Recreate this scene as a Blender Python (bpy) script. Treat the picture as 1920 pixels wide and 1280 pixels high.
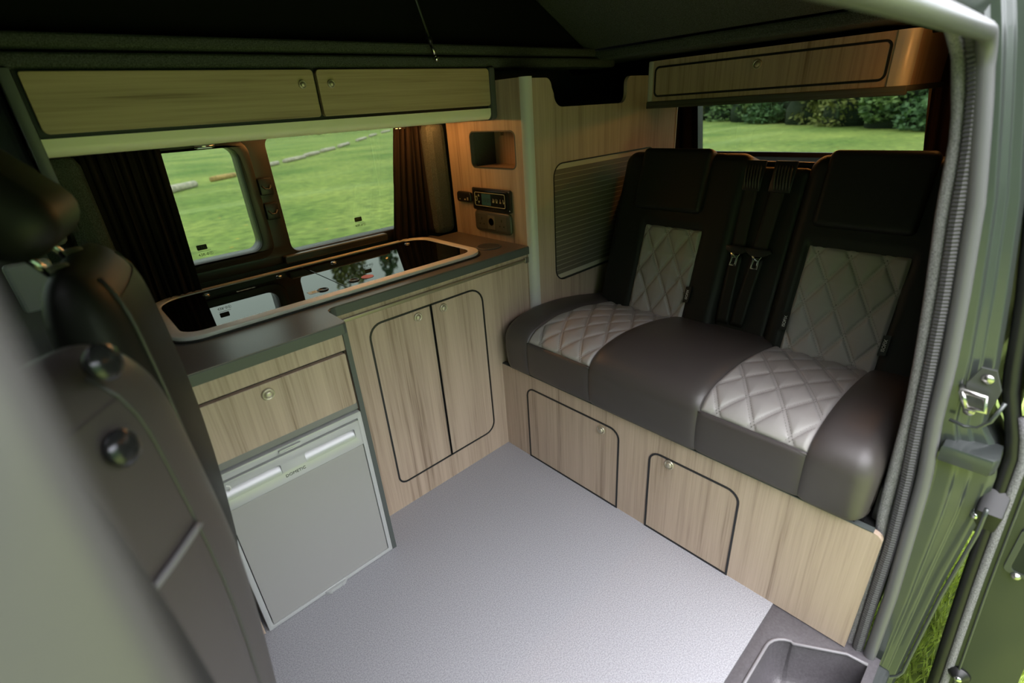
import bpy, bmesh, math, random
from math import sin, cos, pi, sqrt, exp, radians
from mathutils import Vector, Matrix
from mathutils.geometry import tessellate_polygon

random.seed(7)
S = bpy.context.scene
C = S.collection
for o in list(bpy.data.objects):
    bpy.data.objects.remove(o)

# ------------------------------------------------------------------ camera, sky, exposure
YAW, PITCH, ROLL, FPX = -0.7216, 0.4452, -0.071, 917.85
CAM = Vector((0.0, 0.0, 1.3351))
fw = Vector((sin(-YAW)*cos(PITCH), cos(YAW)*cos(PITCH), -sin(PITCH)))
rt0 = Vector((cos(YAW), sin(YAW), 0)); up0 = rt0.cross(fw)
rt = cos(ROLL)*rt0 + sin(ROLL)*up0; up = -sin(ROLL)*rt0 + cos(ROLL)*up0
cam = bpy.data.cameras.new('camera'); camo = bpy.data.objects.new('camera', cam); C.objects.link(camo)
cam.sensor_width = 36.0; cam.lens = FPX/1920*36; cam.clip_start = 0.01; cam.clip_end = 500
M4 = Matrix((rt, up, -fw)).transposed().to_4x4(); M4.translation = CAM
camo.matrix_world = M4
cam.dof.use_dof = True; cam.dof.focus_distance = 1.75; cam.dof.aperture_fstop = 2.2
S.camera = camo

W = bpy.data.worlds.new('overcast_sky'); S.world = W; W.use_nodes = True
nt = W.node_tree; bg = nt.nodes['Background']
tc = nt.nodes.new('ShaderNodeTexCoord'); sx = nt.nodes.new('ShaderNodeSeparateXYZ'); rp = nt.nodes.new('ShaderNodeValToRGB')
nt.links.new(tc.outputs['Generated'], sx.inputs[0]); nt.links.new(sx.outputs['Z'], rp.inputs[0]); nt.links.new(rp.outputs[0], bg.inputs['Color'])
rp.color_ramp.elements[0].position = 0.0; rp.color_ramp.elements[0].color = (0.30, 0.33, 0.345, 1)
rp.color_ramp.elements[1].position = 1.0; rp.color_ramp.elements[1].color = (0.965, 0.945, 1.0, 1)
bg.inputs['Strength'].default_value = 1.5
S.view_settings.view_transform = 'Standard'; S.view_settings.look = 'None'
S.view_settings.exposure = 2.85; S.view_settings.gamma = 1.0; S.view_settings.use_curve_mapping = False
S.cycles.use_denoising = True
S.cycles.max_bounces = 10; S.cycles.diffuse_bounces = 5; S.cycles.glossy_bounces = 5; S.cycles.transparent_max_bounces = 12
LED = 6.5

# ------------------------------------------------------------------ materials
def new_mat(name):
    m = bpy.data.materials.new(name); m.use_nodes = True
    n = m.node_tree; return m, n, n.nodes['Principled BSDF'], n.links
def P(name, col, rough=.5, metal=0., spec=.5, coat=0., noise=0., nscale=40., bump=0., bscale=200., sheen=0.):
    m, n, b, L = new_mat(name)
    b.inputs['Base Color'].default_value = (*col, 1); b.inputs['Roughness'].default_value = rough
    b.inputs['Metallic'].default_value = metal; b.inputs['Specular IOR Level'].default_value = spec
    b.inputs['Coat Weight'].default_value = coat
    b.inputs['Sheen Weight'].default_value = sheen
    if noise or bump:
        t = n.nodes.new('ShaderNodeTexCoord')
    if noise:
        z = n.nodes.new('ShaderNodeTexNoise'); z.inputs['Scale'].default_value = nscale; z.inputs['Detail'].default_value = 4
        r = n.nodes.new('ShaderNodeValToRGB'); L.new(t.outputs['Object'], z.inputs[0]); L.new(z.outputs[0], r.inputs[0])
        r.color_ramp.elements[0].position = .3; r.color_ramp.elements[1].position = .7
        r.color_ramp.elements[0].color = (*[c*(1-noise) for c in col], 1); r.color_ramp.elements[1].color = (*[min(1, c*(1+noise)) for c in col], 1)
        L.new(r.outputs[0], b.inputs['Base Color'])
    if bump:
        z2 = n.nodes.new('ShaderNodeTexNoise'); z2.inputs['Scale'].default_value = bscale; z2.inputs['Detail'].default_value = 3
        bp = n.nodes.new('ShaderNodeBump'); bp.inputs['Strength'].default_value = bump; bp.inputs['Distance'].default_value = .003
        L.new(t.outputs['Object'], z2.inputs[0]); L.new(z2.outputs[0], bp.inputs['Height']); L.new(bp.outputs[0], b.inputs['Normal'])
    return m
def wood(name, axis, seed=0., tint=1.0, bl=1.0):
    m, n, b, L = new_mat(name)
    t = n.nodes.new('ShaderNodeTexCoord'); mp = n.nodes.new('ShaderNodeMapping'); mp.inputs['Location'].default_value = (seed, seed*.7, seed*1.3)
    L.new(t.outputs['Object'], mp.inputs[0])
    def nz(across, along, detail, dist=0.):
        m2 = n.nodes.new('ShaderNodeMapping'); m2.inputs['Scale'].default_value = tuple(along if i == axis else across for i in range(3))
        L.new(mp.outputs[0], m2.inputs[0]); z = n.nodes.new('ShaderNodeTexNoise')
        z.inputs['Scale'].default_value = 1; z.inputs['Detail'].default_value = detail; z.inputs['Distortion'].default_value = dist
        L.new(m2.outputs[0], z.inputs[0]); return z.outputs[0]
    a = nz(24, 1.1, 5, .35); f = nz(230, 5, 2); c = nz(7, .5, 2, .3)
    def mul(x, k, y=None):
        q = n.nodes.new('ShaderNodeMath'); q.operation = 'MULTIPLY_ADD'; L.new(x, q.inputs[0]); q.inputs[1].default_value = k
        if y is None: q.inputs[2].default_value = 0
        else: L.new(y, q.inputs[2])
        return q.outputs[0]
    g = nz(95, 1.6, 4, .2)
    s = mul(a, .40, mul(g, .32, mul(f, .26, mul(c, .14, None))))
    r = n.nodes.new('ShaderNodeValToRGB'); L.new(s, r.inputs[0])
    e = r.color_ramp.elements
    e[0].position = .415; e[0].color = (.25*tint, .18*tint, .13*tint*bl, 1)
    e[1].position = .68; e[1].color = (.50*tint, .39*tint, .305*tint*bl, 1)
    k = e.new(.495); k.color = (.395*tint, .30*tint, .228*tint*bl, 1)
    k = e.new(.57); k.color = (.45*tint, .348*tint, .268*tint*bl, 1)
    L.new(r.outputs[0], b.inputs['Base Color']); b.inputs['Roughness'].default_value = .42; b.inputs['Specular IOR Level'].default_value = .4
    bp = n.nodes.new('ShaderNodeBump'); bp.inputs['Strength'].default_value = .08; bp.inputs['Distance'].default_value = .002
    L.new(f, bp.inputs['Height']); L.new(bp.outputs[0], b.inputs['Normal'])
    return m
def emit(name, col, s):
    m, n, b, L = new_mat(name); b.inputs['Base Color'].default_value = (*col, 1)
    b.inputs['Emission Color'].default_value = (*col, 1); b.inputs['Emission Strength'].default_value = s; return m
def glass(name, tint):
    m = bpy.data.materials.new(name); m.use_nodes = True; n = m.node_tree; n.nodes.clear(); L = n.links
    out = n.nodes.new('ShaderNodeOutputMaterial'); mx = n.nodes.new('ShaderNodeMixShader')
    tr = n.nodes.new('ShaderNodeBsdfTransparent'); tr.inputs[0].default_value = (*tint, 1)
    gl = n.nodes.new('ShaderNodeBsdfGlossy'); gl.inputs['Roughness'].default_value = .01
    fr = n.nodes.new('ShaderNodeFresnel'); fr.inputs[0].default_value = 1.45
    L.new(fr.outputs[0], mx.inputs[0]); L.new(tr.outputs[0], mx.inputs[1]); L.new(gl.outputs[0], mx.inputs[2]); L.new(mx.outputs[0], out.inputs[0])
    return m
WZ = wood('oak_laminate_vertical', 2); WX = wood('oak_laminate_yellow_light', 0, 3.1, 1.0, .78)  # WX: same oak with less blue, yellowish light put into its colour
WZ2 = wood('oak_laminate_upright', 2, 5.3); WZ3 = wood('oak_laminate_bench', 2, 9.7, 1.05)
DARKEDGE = P('black_edging', (.012, .013, .014), .4)
GREYEDGE = P('grey_edging', (.075, .085, .082), .45)
PALE = P('pale_satin_profile', (.55, .55, .53), .32, spec=.5)
WTOP = P('brown_grey_worktop', (.118, .104, .095), .33, noise=.12, nscale=300)
CARPET = P('charcoal_carpet', (.085, .094, .088), .95, noise=.55, nscale=420, bump=.9, bscale=500, spec=.1)
CARPETL = P('grey_carpet_edge', (.27, .26, .28), .95, noise=.5, nscale=420, bump=1., bscale=500, spec=.1)
CANVAS = P('black_canvas', (.006, .007, .007), .9, bump=.3, bscale=30, spec=.1)
BLACK = P('black_plastic', (.012, .012, .012), .38)
GREYPL = P('dark_grey_plastic', (.055, .058, .055), .4)
STEPPL = P('step_plastic', (.095, .088, .095), .38, noise=.15, nscale=150, bump=.2, bscale=300)
CHROME = P('chrome', (.8, .8, .8), .12, 1.)
STEEL = P('brushed_steel', (.62, .60, .57), .27, 1.)
SATIN = P('satin_nickel', (.55, .50, .40), .4, .7)
BGLASS = P('black_glass', (.004, .004, .004), .02, spec=.75)
SILVER = P('silver_plastic', (.50, .51, .51), .32, .25)
SILVERD = P('silver_door_panel', (.36, .355, .345), .42, .15)
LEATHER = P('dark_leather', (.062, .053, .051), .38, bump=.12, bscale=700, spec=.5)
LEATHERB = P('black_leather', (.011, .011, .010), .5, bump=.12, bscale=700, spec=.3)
QUILT = P('stone_leather', (.33, .31, .30), .45, bump=.1, bscale=700, spec=.4)
SEAM = P('dark_seam', (.012, .011, .011), .6)
PAINT = P('dark_green_paint', (.062, .070, .068), .28, .4, .6, coat=.5)
SEALM = P('ribbed_rubber', (.06, .058, .062), .55)
BULB = P('grey_seal', (.11, .107, .115), .35)
CURT = P('brown_black_curtain', (.020, .014, .011), .85, bump=.3, bscale=300, spec=.1)
WINF = P('window_frame_plastic', (.030, .026, .020), .36)
GLASS = glass('tinted_glass', (.41, .45, .41))
WHITE = P('white_print', (.75, .75, .72), .5)
INK = P('black_print', (.01, .015, .01), .6)
LEDM = emit('warm_led', (1.0, .42, .10), LED)
LEDM2 = emit('warm_led_reading', (1.0, .42, .10), 16.0)
LEDM3 = emit('warm_led_rear', (1.0, .38, .08), 8.0)
LCD = emit('green_lcd', (.012, .035, .02), .05)
BELT = P('belt_webbing', (.014, .012, .011), .7, bump=.3, bscale=900)
def floor_mat():
    m, n, b, L = new_mat('speckled_vinyl'); t = n.nodes.new('ShaderNodeTexCoord')
    z = n.nodes.new('ShaderNodeTexNoise'); z.inputs['Scale'].default_value = 330; z.inputs['Detail'].default_value = 2
    r = n.nodes.new('ShaderNodeValToRGB'); e = r.color_ramp.elements
    e[0].position = .36; e[0].color = (.255, .255, .275, 1); e[1].position = .64; e[1].color = (.41, .41, .435, 1)
    L.new(t.outputs['Object'], z.inputs[0]); L.new(z.outputs[0], r.inputs[0]); L.new(r.outputs[0], b.inputs['Base Color'])
    b.inputs['Roughness'].default_value = .5
    bp = n.nodes.new('ShaderNodeBump'); bp.inputs['Strength'].default_value = .35; bp.inputs['Distance'].default_value = .001
    L.new(z.outputs[0], bp.inputs['Height']); L.new(bp.outputs[0], b.inputs['Normal']); return m
FLOORM = floor_mat()
def lawn_mat():
    m, n, b, L = new_mat('lawn_grass'); t = n.nodes.new('ShaderNodeTexCoord')
    def nz(s, d, st=None):
        z = n.nodes.new('ShaderNodeTexNoise'); z.inputs['Scale'].default_value = s; z.inputs['Detail'].default_value = d
        if st:
            mp = n.nodes.new('ShaderNodeMapping'); mp.inputs['Scale'].default_value = st; mp.inputs['Rotation'].default_value = (0, 0, -.75)
            L.new(t.outputs['Object'], mp.inputs[0]); L.new(mp.outputs[0], z.inputs[0])
        else: L.new(t.outputs['Object'], z.inputs[0])
        return z.outputs[0]
    def ramp(x, p0, c0, p1, c1):
        r = n.nodes.new('ShaderNodeValToRGB'); e = r.color_ramp.elements
        e[0].position = p0; e[0].color = (*c0, 1); e[1].position = p1; e[1].color = (*c1, 1); L.new(x, r.inputs[0]); return r.outputs[0]
    def mix(f, a, b_, mode='MIX'):
        q = n.nodes.new('ShaderNodeMix'); q.data_type = 'RGBA'; q.blend_type = mode
        if isinstance(f, float): q.inputs[0].default_value = f
        else: L.new(f, q.inputs[0])
        for s_, v in ((6, a), (7, b_)):
            if isinstance(v, tuple): q.inputs[s_].default_value = (*v, 1)
            else: L.new(v, q.inputs[s_])
        return q.outputs[2]
    big = ramp(nz(.22, 4), .32, (.11, .18, .042), .70, (.26, .31, .085))
    fine = ramp(nz(5, 8), .3, (.55, .6, .6), .7, (1.35, 1.3, 1.2))
    col = mix(1.0, big, fine, 'MULTIPLY')
    strip = ramp(nz(1.0, 2, (.03, .55, 1)), .60, (0, 0, 0), .72, (.6, .6, .6))
    col = mix(strip, col, (.27, .34, .12))
    v = n.nodes.new('ShaderNodeTexVoronoi'); v.inputs['Scale'].default_value = 1.6; L.new(t.outputs['Object'], v.inputs[0])
    leaf = ramp(v.outputs['Distance'], .045, (1, 1, 1), .06, (0, 0, 0))
    col = mix(leaf, col, (.42, .30, .05))
    L.new(col, b.inputs['Base Color']); b.inputs['Roughness'].default_value = .9; b.inputs['Specular IOR Level'].default_value = .15
    return m
LAWN = lawn_mat()
def leafm(name, c0, c1):
    m, n, b, L = new_mat(name); t = n.nodes.new('ShaderNodeTexCoord')
    z = n.nodes.new('ShaderNodeTexNoise'); z.inputs['Scale'].default_value = 2.2; z.inputs['Detail'].default_value = 8
    r = n.nodes.new('ShaderNodeValToRGB'); e = r.color_ramp.elements
    e[0].position = .36; e[0].color = (*c0, 1); e[1].position = .68; e[1].color = (*c1, 1)
    L.new(t.outputs['Object'], z.inputs[0]); L.new(z.outputs[0], r.inputs[0]); L.new(r.outputs[0], b.inputs['Base Color'])
    b.inputs['Roughness'].default_value = .7; return m
LEAFS = [leafm('leaf_dark', (.03, .08, .03), (.13, .24, .09)), leafm('leaf_mid', (.05, .11, .04), (.22, .32, .10)), leafm('leaf_warm', (.08, .11, .03), (.32, .32, .08))]
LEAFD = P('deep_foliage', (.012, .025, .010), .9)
BARK = P('bark', (.09, .07, .05), .9, noise=.4, nscale=12)
LOGM = P('pale_log', (.42, .37, .31), .85, noise=.35, nscale=8)
LOGM2 = P('orange_log', (.42, .27, .10), .85, noise=.35, nscale=8)
GRASSB = P('grass_blade', (.46, .55, .14), .7, noise=.5, nscale=30)

# ------------------------------------------------------------------ mesh kit
def link(name, me, mat, parent=None, kind=None, smooth=False):
    o = bpy.data.objects.new(name, me); C.objects.link(o)
    if mat and not me.materials: me.materials.append(mat)
    if smooth:
        for p in me.polygons: p.use_smooth = True
    if parent is not None:
        o.parent = parent
    if kind: o['kind'] = kind
    return o
def wloc(o):
    v = Vector((0, 0, 0))
    while o is not None:
        v += o.location; o = o.parent
    return v
class MB:
    """collects shapes given in world coordinates; build() links them as one mesh object"""
    def __init__(s): s.bm = bmesh.new()
    def _merge(s, b2):
        me = bpy.data.meshes.new('t'); b2.to_mesh(me); b2.free(); s.bm.from_mesh(me); bpy.data.meshes.remove(me)
    def box(s, x0, x1, y0, y1, z0, z1, bev=0., seg=2, mat=None):
        b = bmesh.new(); bmesh.ops.create_cube(b, size=1)
        for v in b.verts: v.co = Vector(((x0+x1)/2+v.co.x*(x1-x0), (y0+y1)/2+v.co.y*(y1-y0), (z0+z1)/2+v.co.z*(z1-z0)))
        if bev: bmesh.ops.bevel(b, geom=b.edges[:], offset=min(bev, .49*min(abs(x1-x0), abs(y1-y0), abs(z1-z0))), segments=seg, profile=.5, affect='EDGES')
        if mat is not None: b.transform(mat)
        s._merge(b); return s
    def poly(s, pts, faces):
        vs = [s.bm.verts.new(p) for p in pts]
        for f in faces:
            try: s.bm.faces.new([vs[i] for i in f])
            except ValueError: pass
        return s
    def prism(s, axis, outer, d0, d1, holes=(), bev=0.):
        """extrude a 2-D outline (with holes) along axis between d0 and d1"""
        def p3(u, v, d): return {'x': (d, u, v), 'y': (u, d, v), 'z': (u, v, d)}[axis]
        b = bmesh.new(); loops = [list(outer)]+[list(h) for h in holes]; flat = [q for l in loops for q in l]
        tri = tessellate_polygon([[Vector((u, v, 0)) for u, v in l] for l in loops])
        A = [b.verts.new(p3(u, v, d0)) for u, v in flat]; B = [b.verts.new(p3(u, v, d1)) for u, v in flat]
        for t in tri:
            for V in (A, B):
                try: b.faces.new([V[i] for i in t])
                except ValueError: pass
        k = 0
        for l in loops:
            n = len(l)
            for i in range(n):
                j = (i+1) % n; b.faces.new((A[k+i], A[k+j], B[k+j], B[k+i]))
            k += n
        bmesh.ops.recalc_face_normals(b, faces=b.faces[:])
        if bev:
            ed = [e for e in b.edges if len(e.link_faces) == 2 and e.calc_face_angle(0) > .9 and (e.verts[0] in A) == (e.verts[1] in A)]
            bmesh.ops.bevel(b, geom=ed, offset=bev, segments=2, profile=.5, affect='EDGES')
        s._merge(b); return s
    def tube(s, pts, r, n=10, closed=False, cap=True, sq=1.):
        pts = [Vector(p) for p in pts]; N = len(pts); rings = []; prev = None
        for i, p in enumerate(pts):
            a = pts[(i-1) % N] if (closed or i > 0) else p; c = pts[(i+1) % N] if (closed or i < N-1) else p
            t = (c-a).normalized()
            if prev is None: prev = t.orthogonal().normalized()
            prev = (prev-t*prev.dot(t)).normalized(); w = t.cross(prev)
            rr = r[i] if isinstance(r, (list, tuple)) else r
            rings.append([s.bm.verts.new(p+prev*(rr*cos(2*pi*k/n))+w*(rr*sq*sin(2*pi*k/n))) for k in range(n)])
        for i in range(N if closed else N-1):
            a, c = rings[i], rings[(i+1) % N]
            for k in range(n): s.bm.faces.new((a[k], a[(k+1) % n], c[(k+1) % n], c[k]))
        if cap and not closed:
            s.bm.faces.new(rings[0][::-1]); s.bm.faces.new(rings[-1])
        return s
    def lathe(s, prof, cen, axis, n=24):
        """prof: (radius, height) pairs; axis: direction vector"""
        ax = Vector(axis).normalized(); u = ax.orthogonal().normalized(); w = ax.cross(u); cen = Vector(cen); rings = []
        for r, h in prof:
            rings.append([s.bm.verts.new(cen+ax*h+u*(r*cos(2*pi*k/n))+w*(r*sin(2*pi*k/n))) for k in range(n)])
        for a, c in zip(rings, rings[1:]):
            for k in range(n): s.bm.faces.new((a[k], a[(k+1) % n], c[(k+1) % n], c[k]))
        if prof[0][0] > 1e-6: s.bm.faces.new(rings[0][::-1])
        if prof[-1][0] > 1e-6: s.bm.faces.new(rings[-1])
        return s
    def grid(s, nu, nv, fn):
        g = [[s.bm.verts.new(fn(i/(nu-1), j/(nv-1))) for j in range(nv)] for i in range(nu)]
        for i in range(nu-1):
            for j in range(nv-1): s.bm.faces.new((g[i][j], g[i+1][j], g[i+1][j+1], g[i][j+1]))
        return s
    def build(s, name, mat, parent=None, kind=None, smooth=False, ang=None):
        bmesh.ops.recalc_face_normals(s.bm, faces=s.bm.faces[:]) if len(s.bm.faces) < 60000 else None
        if parent is not None: bmesh.ops.translate(s.bm, verts=s.bm.verts[:], vec=-wloc(parent))
        me = bpy.data.meshes.new(name); s.bm.to_mesh(me); s.bm.free()
        o = link(name, me, mat, parent, kind)
        if smooth or ang:
            for p in me.polygons: p.use_smooth = True
            if ang: me.set_sharp_from_angle(angle=radians(ang))
        return o
def tag(o, label=None, cat=None, group=None):
    if label: o['label'] = label
    if cat: o['category'] = cat
    if group: o['group'] = group
    return o
def thing(name, label, cat, loc, group=None):
    o = bpy.data.objects.new(name, None); C.objects.link(o); o.location = loc; o.empty_display_size = .05
    return tag(o, label, cat, group)
def rr(u0, u1, v0, v1, r=0., n=6):
    """rounded-rectangle outline, r = radius or (bl, br, tr, tl)"""
    R = r if isinstance(r, (tuple, list)) else (r,)*4
    out = []
    for (cu, cv, su, sv, a0, q) in ((u0, v0, 1, 1, pi, R[0]), (u1, v0, -1, 1, 1.5*pi, R[1]), (u1, v1, -1, -1, 0, R[2]), (u0, v1, 1, -1, .5*pi, R[3])):
        if q <= 0: out.append((cu, cv)); continue
        for k in range(n+1):
            a = a0+k/n*pi/2; out.append((cu+su*q+q*cos(a), cv+sv*q+q*sin(a)))
    return out
def ringo(u0, u1, v0, v1, r, w):
    R = r if isinstance(r, (tuple, list)) else (r,)*4
    return rr(u0, u1, v0, v1, R), rr(u0+w, u1-w, v0+w, v1-w, tuple(max(0, q-w) if q > 0 else 0 for q in R))
def text(name, body, size, origin, xdir, ydir, mat, parent, thick=.0004):
    cu = bpy.data.curves.new(name, 'FONT'); cu.body = body; cu.size = size; cu.extrude = thick; cu.align_x = 'CENTER'; cu.align_y = 'CENTER'; cu.resolution_u = 3
    o = bpy.data.objects.new(name, cu); C.objects.link(o)
    dg = bpy.context.evaluated_depsgraph_get(); me = bpy.data.meshes.new_from_object(o.evaluated_get(dg)); bpy.data.objects.remove(o)
    x = Vector(xdir).normalized(); y = Vector(ydir).normalized(); z = x.cross(y)
    m = Matrix((x, y, z)).transposed().to_4x4(); m.translation = Vector(origin)-wloc(parent); me.transform(m); me.name = name; me.materials.clear()
    return link(name, me, mat, parent)
def knob(cen, axis, parent, k=1., name='knob'):
    return MB().lathe([(r_*k, h_) for r_, h_ in [(.0, .010), (.006, .0098), (.0085, .0085), (.0095, .006), (.0095, .003), (.0105, .0035), (.0125, .006), (.0145, .0062), (.0158, .004), (.0162, -.002)]], cen, axis, 24).build(name, SATIN, parent, smooth=True)
def lerp(tab, x):
    for (a, b), (c, d) in zip(tab, tab[1:]):
        if x <= c: return b+(d-b)*max(0, (x-a))/(c-a)
    return tab[-1][1]

# ------------------------------------------------------------------ outdoors
ZG = -.55
b = MB(); b.grid(30, 30, lambda u, v: (-60+260*u, -80+260*v, ZG)); b.build('ground', LAWN, kind='structure')

# unseen trees added behind the camera, shaped to block low sky on the door side
TL = [(22, -11), (14, -8.5), (6, -7.6), (-2, -7.6), (-7.5, -7.2), (-9, -3.6), (-10, .5), (-10.5, 6)]
def sky_block(u, v):
    k = u*(len(TL)-1); i = min(int(k), len(TL)-2); t = k-i
    x = TL[i][0]*(1-t)+TL[i+1][0]*t; y = TL[i][1]*(1-t)+TL[i+1][1]*t
    q = .5*sin(u*61)+.35*sin(u*143+v*9)+.3*sin(v*17+u*29); n = Vector((-x, -y, 0)).normalized()
    return Vector((x, y, ZG+(4.8+5.0*max(0, min(1, (u-.42)/.2))+.7*sin(u*37)+.4*sin(u*91))*v))+n*q*(.4+.6*v)-n*1.4*v*v
b = MB(); b.grid(150, 24, sky_block); b.build('sky_block_trees', LEAFS[0], kind='structure', smooth=True)

# ------------------------------------------------------------------ van shell (setting)
MB().box(-.25, 2.70, .235, 1.92, -.04, 0).build('floor', FLOORM, kind='structure')
# kitchen-side wall: lower carpeted panel, pillar, upper band; leaves the window opening
b = MB(); b.prism('y', [(-.05, -.05), (2.75, -.05), (2.75, 1.50), (-.05, 1.50)], 1.90, 1.955, holes=[[(.12, .875), (1.20, .875), (1.20, 1.31), (.12, 1.31)]])
b.box(1.20, 1.302, 1.795, 1.90, .848, 1.30, .03); b.box(.014, .10, 1.805, 1.90, .848, 1.296, .03)
b.build('wall_right', CARPET, kind='structure')
# rear wall with the tailgate window opening
b = MB(); b.prism('x', [(-.02, -.05), (1.92, -.05), (1.90, 1.50), (.10, 1.50)], 2.62, 2.68, holes=[[(.406, 1.055), (1.375, 1.055), (1.405, 1.34), (.449, 1.34)]])
b.build('wall_rear', BLACK, kind='structure')
# ceiling: fixed carpeted rear part, side strips around the roof opening, cab roof
b = MB(); b.box(1.92, 2.70, .14, 1.93, 1.49, 1.53, .01); b.box(-.25, 1.95, 1.56, 1.93, 1.49, 1.53, .01); b.box(-1.30, -.22, .14, 1.93, 1.47, 1.52, .01)
b.box(-.25, 1.95, .20, .33, 1.47, 1.53, .01)
b.build('ceiling', CARPET, kind='structure')
# carpet-wrapped lips along the roof opening above the locker
b = MB(); b.box(-.22, 2.03, 1.486, 1.60, 1.466, 1.499, .011, 3); b.build('trim_1', CARPET, kind='structure')
b = MB(); b.box(-.22, 1.92, 1.505, 1.60, 1.504, 1.537, .012, 3); b.build('trim_2', CARPET, kind='structure')
# pop-top: canvas walls and tilted roof bed board
a0 = math.atan(.535)
def slope(x): return 1.535+(1.90-x)*.535
b = MB(); b.poly([(1.9, 1.56, 1.50), (-.2, 1.56, 1.50), (-.2, 1.56, slope(-.2)), (1.9, 1.56, 1.58)], [(0, 1, 2, 3)])
b.poly([(1.9, .235, 1.50), (-.2, .235, 1.50), (-.2, .235, slope(-.2)), (1.9, .235, 1.58)], [(0, 1, 2, 3)])
b.poly([(-.2, 1.56, 1.50), (-.2, .235, 1.50), (-.2, .235, slope(-.2)), (-.2, 1.56, slope(-.2))], [(0, 1, 2, 3)])
b.box(-.3, 2.72, .10, 1.95, 0, .03, .01, 2, Matrix.Translation((1.98, 0, 1.60)) @ Matrix.Rotation(pi+a0, 4, 'Y') @ Matrix.Scale(-1, 4, (0, 0, 1)))
w = b.build('wall_front', CANVAS, kind='structure'); w['label'] = 'black canvas sides of the raised roof'
b = MB(); a0 = math.atan(.535); L0 = 2.42
b.box(0, L0, .237, 1.548, 0, .05, .012, 2, Matrix.Translation((1.90, 0, 1.528)) @ Matrix.Rotation(pi+a0, 4, 'Y') @ Matrix.Scale(-1, 4, (0, 0, 1)))
b.build('ceiling_panel', CARPET, kind='structure')

# kitchen side window
win = thing('window_1', 'black framed sliding side window behind the sink', 'window', (.6, 1.90, .88)); win['kind'] = 'structure'
b = MB()
YF = 1.868
b.prism('y', rr(.13, 1.215, .868, 1.318, .03), YF+.012, 1.95, holes=[rr(.200, .507, .935, 1.278, .035), rr(.605, 1.19, .902, 1.298, .03)], bev=.004)
b.build('frame', WINF, win, ang=40)
o_, i_ = rr(.17, .545, .905, 1.305, .05), rr(.200, .507, .935, 1.278, .035)
MB().prism('y', o_, YF, YF+.014, holes=[i_], bev=.006).build('sliding_frame', WINF, win, ang=40)
MB().prism('y', rr(.56, .98, .873, .899, .004), YF-.026, YF+.012, bev=.004).build('sill_rail', WINF, win, ang=40)
MB().box(.565, .972, YF-.027, YF-.018, .896, .9015, .001).build('rail_highlight_strip', P('rail_highlight', (.22, .20, .17), .3), win)  # pale strip painting a highlight along the sill rail
for x0, x1, z0, z1, n in ((.195, .512, .93, 1.283, 'pane'), (.60, 1.195, .897, 1.303, 'pane')):
    p = MB().box(x0, x1, 1.905, 1.909, z0, z1).build(n, GLASS, win)
    cx, cz = ((.330, .975) if x0 < .5 else (.898, .962)); kx = 1.
    h = MB().prism('y', rr(cx-.019, cx+.012, cz-.004, cz+.013, .003), 1.9040, 1.9046); h.box(cx-.019, cx+.020, 1.904, 1.9046, cz-.0085, cz-.0075)
    h.build('maker_stamp', INK, p)
    text('stamp_lettering', 'VTC', .013, (cx-.004, 1.9036, cz+.0045), (1, 0, 0), (0, 0, 1), LEAFS[1], p, .0002)
    text('approval_mark', '43R-0\u24ba', .0135, (cx+.002, 1.9042, cz-.020), (1, 0, 0), (0, 0, 1), INK, p, .0002)
for zc in (1.146, 1.062):
    l = MB().box(.545, .589, YF-.006, YF+.014, zc-.030, zc+.026, .004).build('latch', BLACK, win, ang=40)
    MB().tube([(.552, YF-.008, zc+.002), (.560, YF-.014, zc-.010), (.574, YF-.014, zc-.010), (.582, YF-.008, zc+.002)], .0032, 8).build('latch_lip', GREYPL, l, smooth=True)
# rear window glass
led3 = MB().box(2.10, 2.108, .50, 1.0, 1.2955, 1.2995).build('led_strip', LEDM3); tag(led3, 'warm led strip hidden under the rear locker', 'lamp')
rw = thing('window_2', 'wide rear window above the seat backs', 'window', (2.64, .9, 1.055)); rw['kind'] = 'structure'
MB().box(2.640, 2.645, .41, 1.415, 1.045, 1.35).build('pane', GLASS, rw)
MB().prism('x', rr(.40, 1.425, 1.035, 1.36, .02), 2.612, 2.63, holes=[[(.412, 1.062), (1.368, 1.062), (1.398, 1.335), (.455, 1.335)]]).build('rubber_seal', BLACK, rw)
for y0, y1, sl_ in ((.27, .403, .045), (1.375, 1.62, .03)):
    MB().grid(24, 6, lambda u, v: (2.585+.012*sin(u*22), y0+(y1-y0)*u+sl_*v, 1.03+.38*v)).build('side_blind', CURT, rw, smooth=True)

# door-side body: B pillar, header, C pillar jamb
tab_bulb = [(-.3, -.012), (0, -.006), (.222, -.002), (.392, .007), (.571, .017), (.712, .034), (.831, .043), (.969, .059), (1.138, .082), (1.286, .112), (1.37, .132), (1.6, .20)]
tab_rib = [(-.3, .022), (-.06, .029), (.147, .036), (.366, .041), (.549, .053), (.684, .066), (.819, .077), (.961, .091), (1.117, .111), (1.205, .12), (1.30, .135), (1.6, .21)]
tab_paint = [(-.3, -.06), (.046, -.063), (.283, -.067), (.487, -.077), (.598, -.073), (.66, -.060), (.70, -.03), (.84, -.013), (.98, .009), (1.141, .037), (1.4, .10), (1.6, .16)]
tab_carp = [(-.3, .043), (0, .049), (.171, .053), (.365, .064), (.442, .073), (.579, .079), (.702, .084), (.825, .095), (.957, .110), (1.115, .131), (1.255, .144), (1.6, .23)]
zs = [-.10+1.50*i/40 for i in range(41)]
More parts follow.
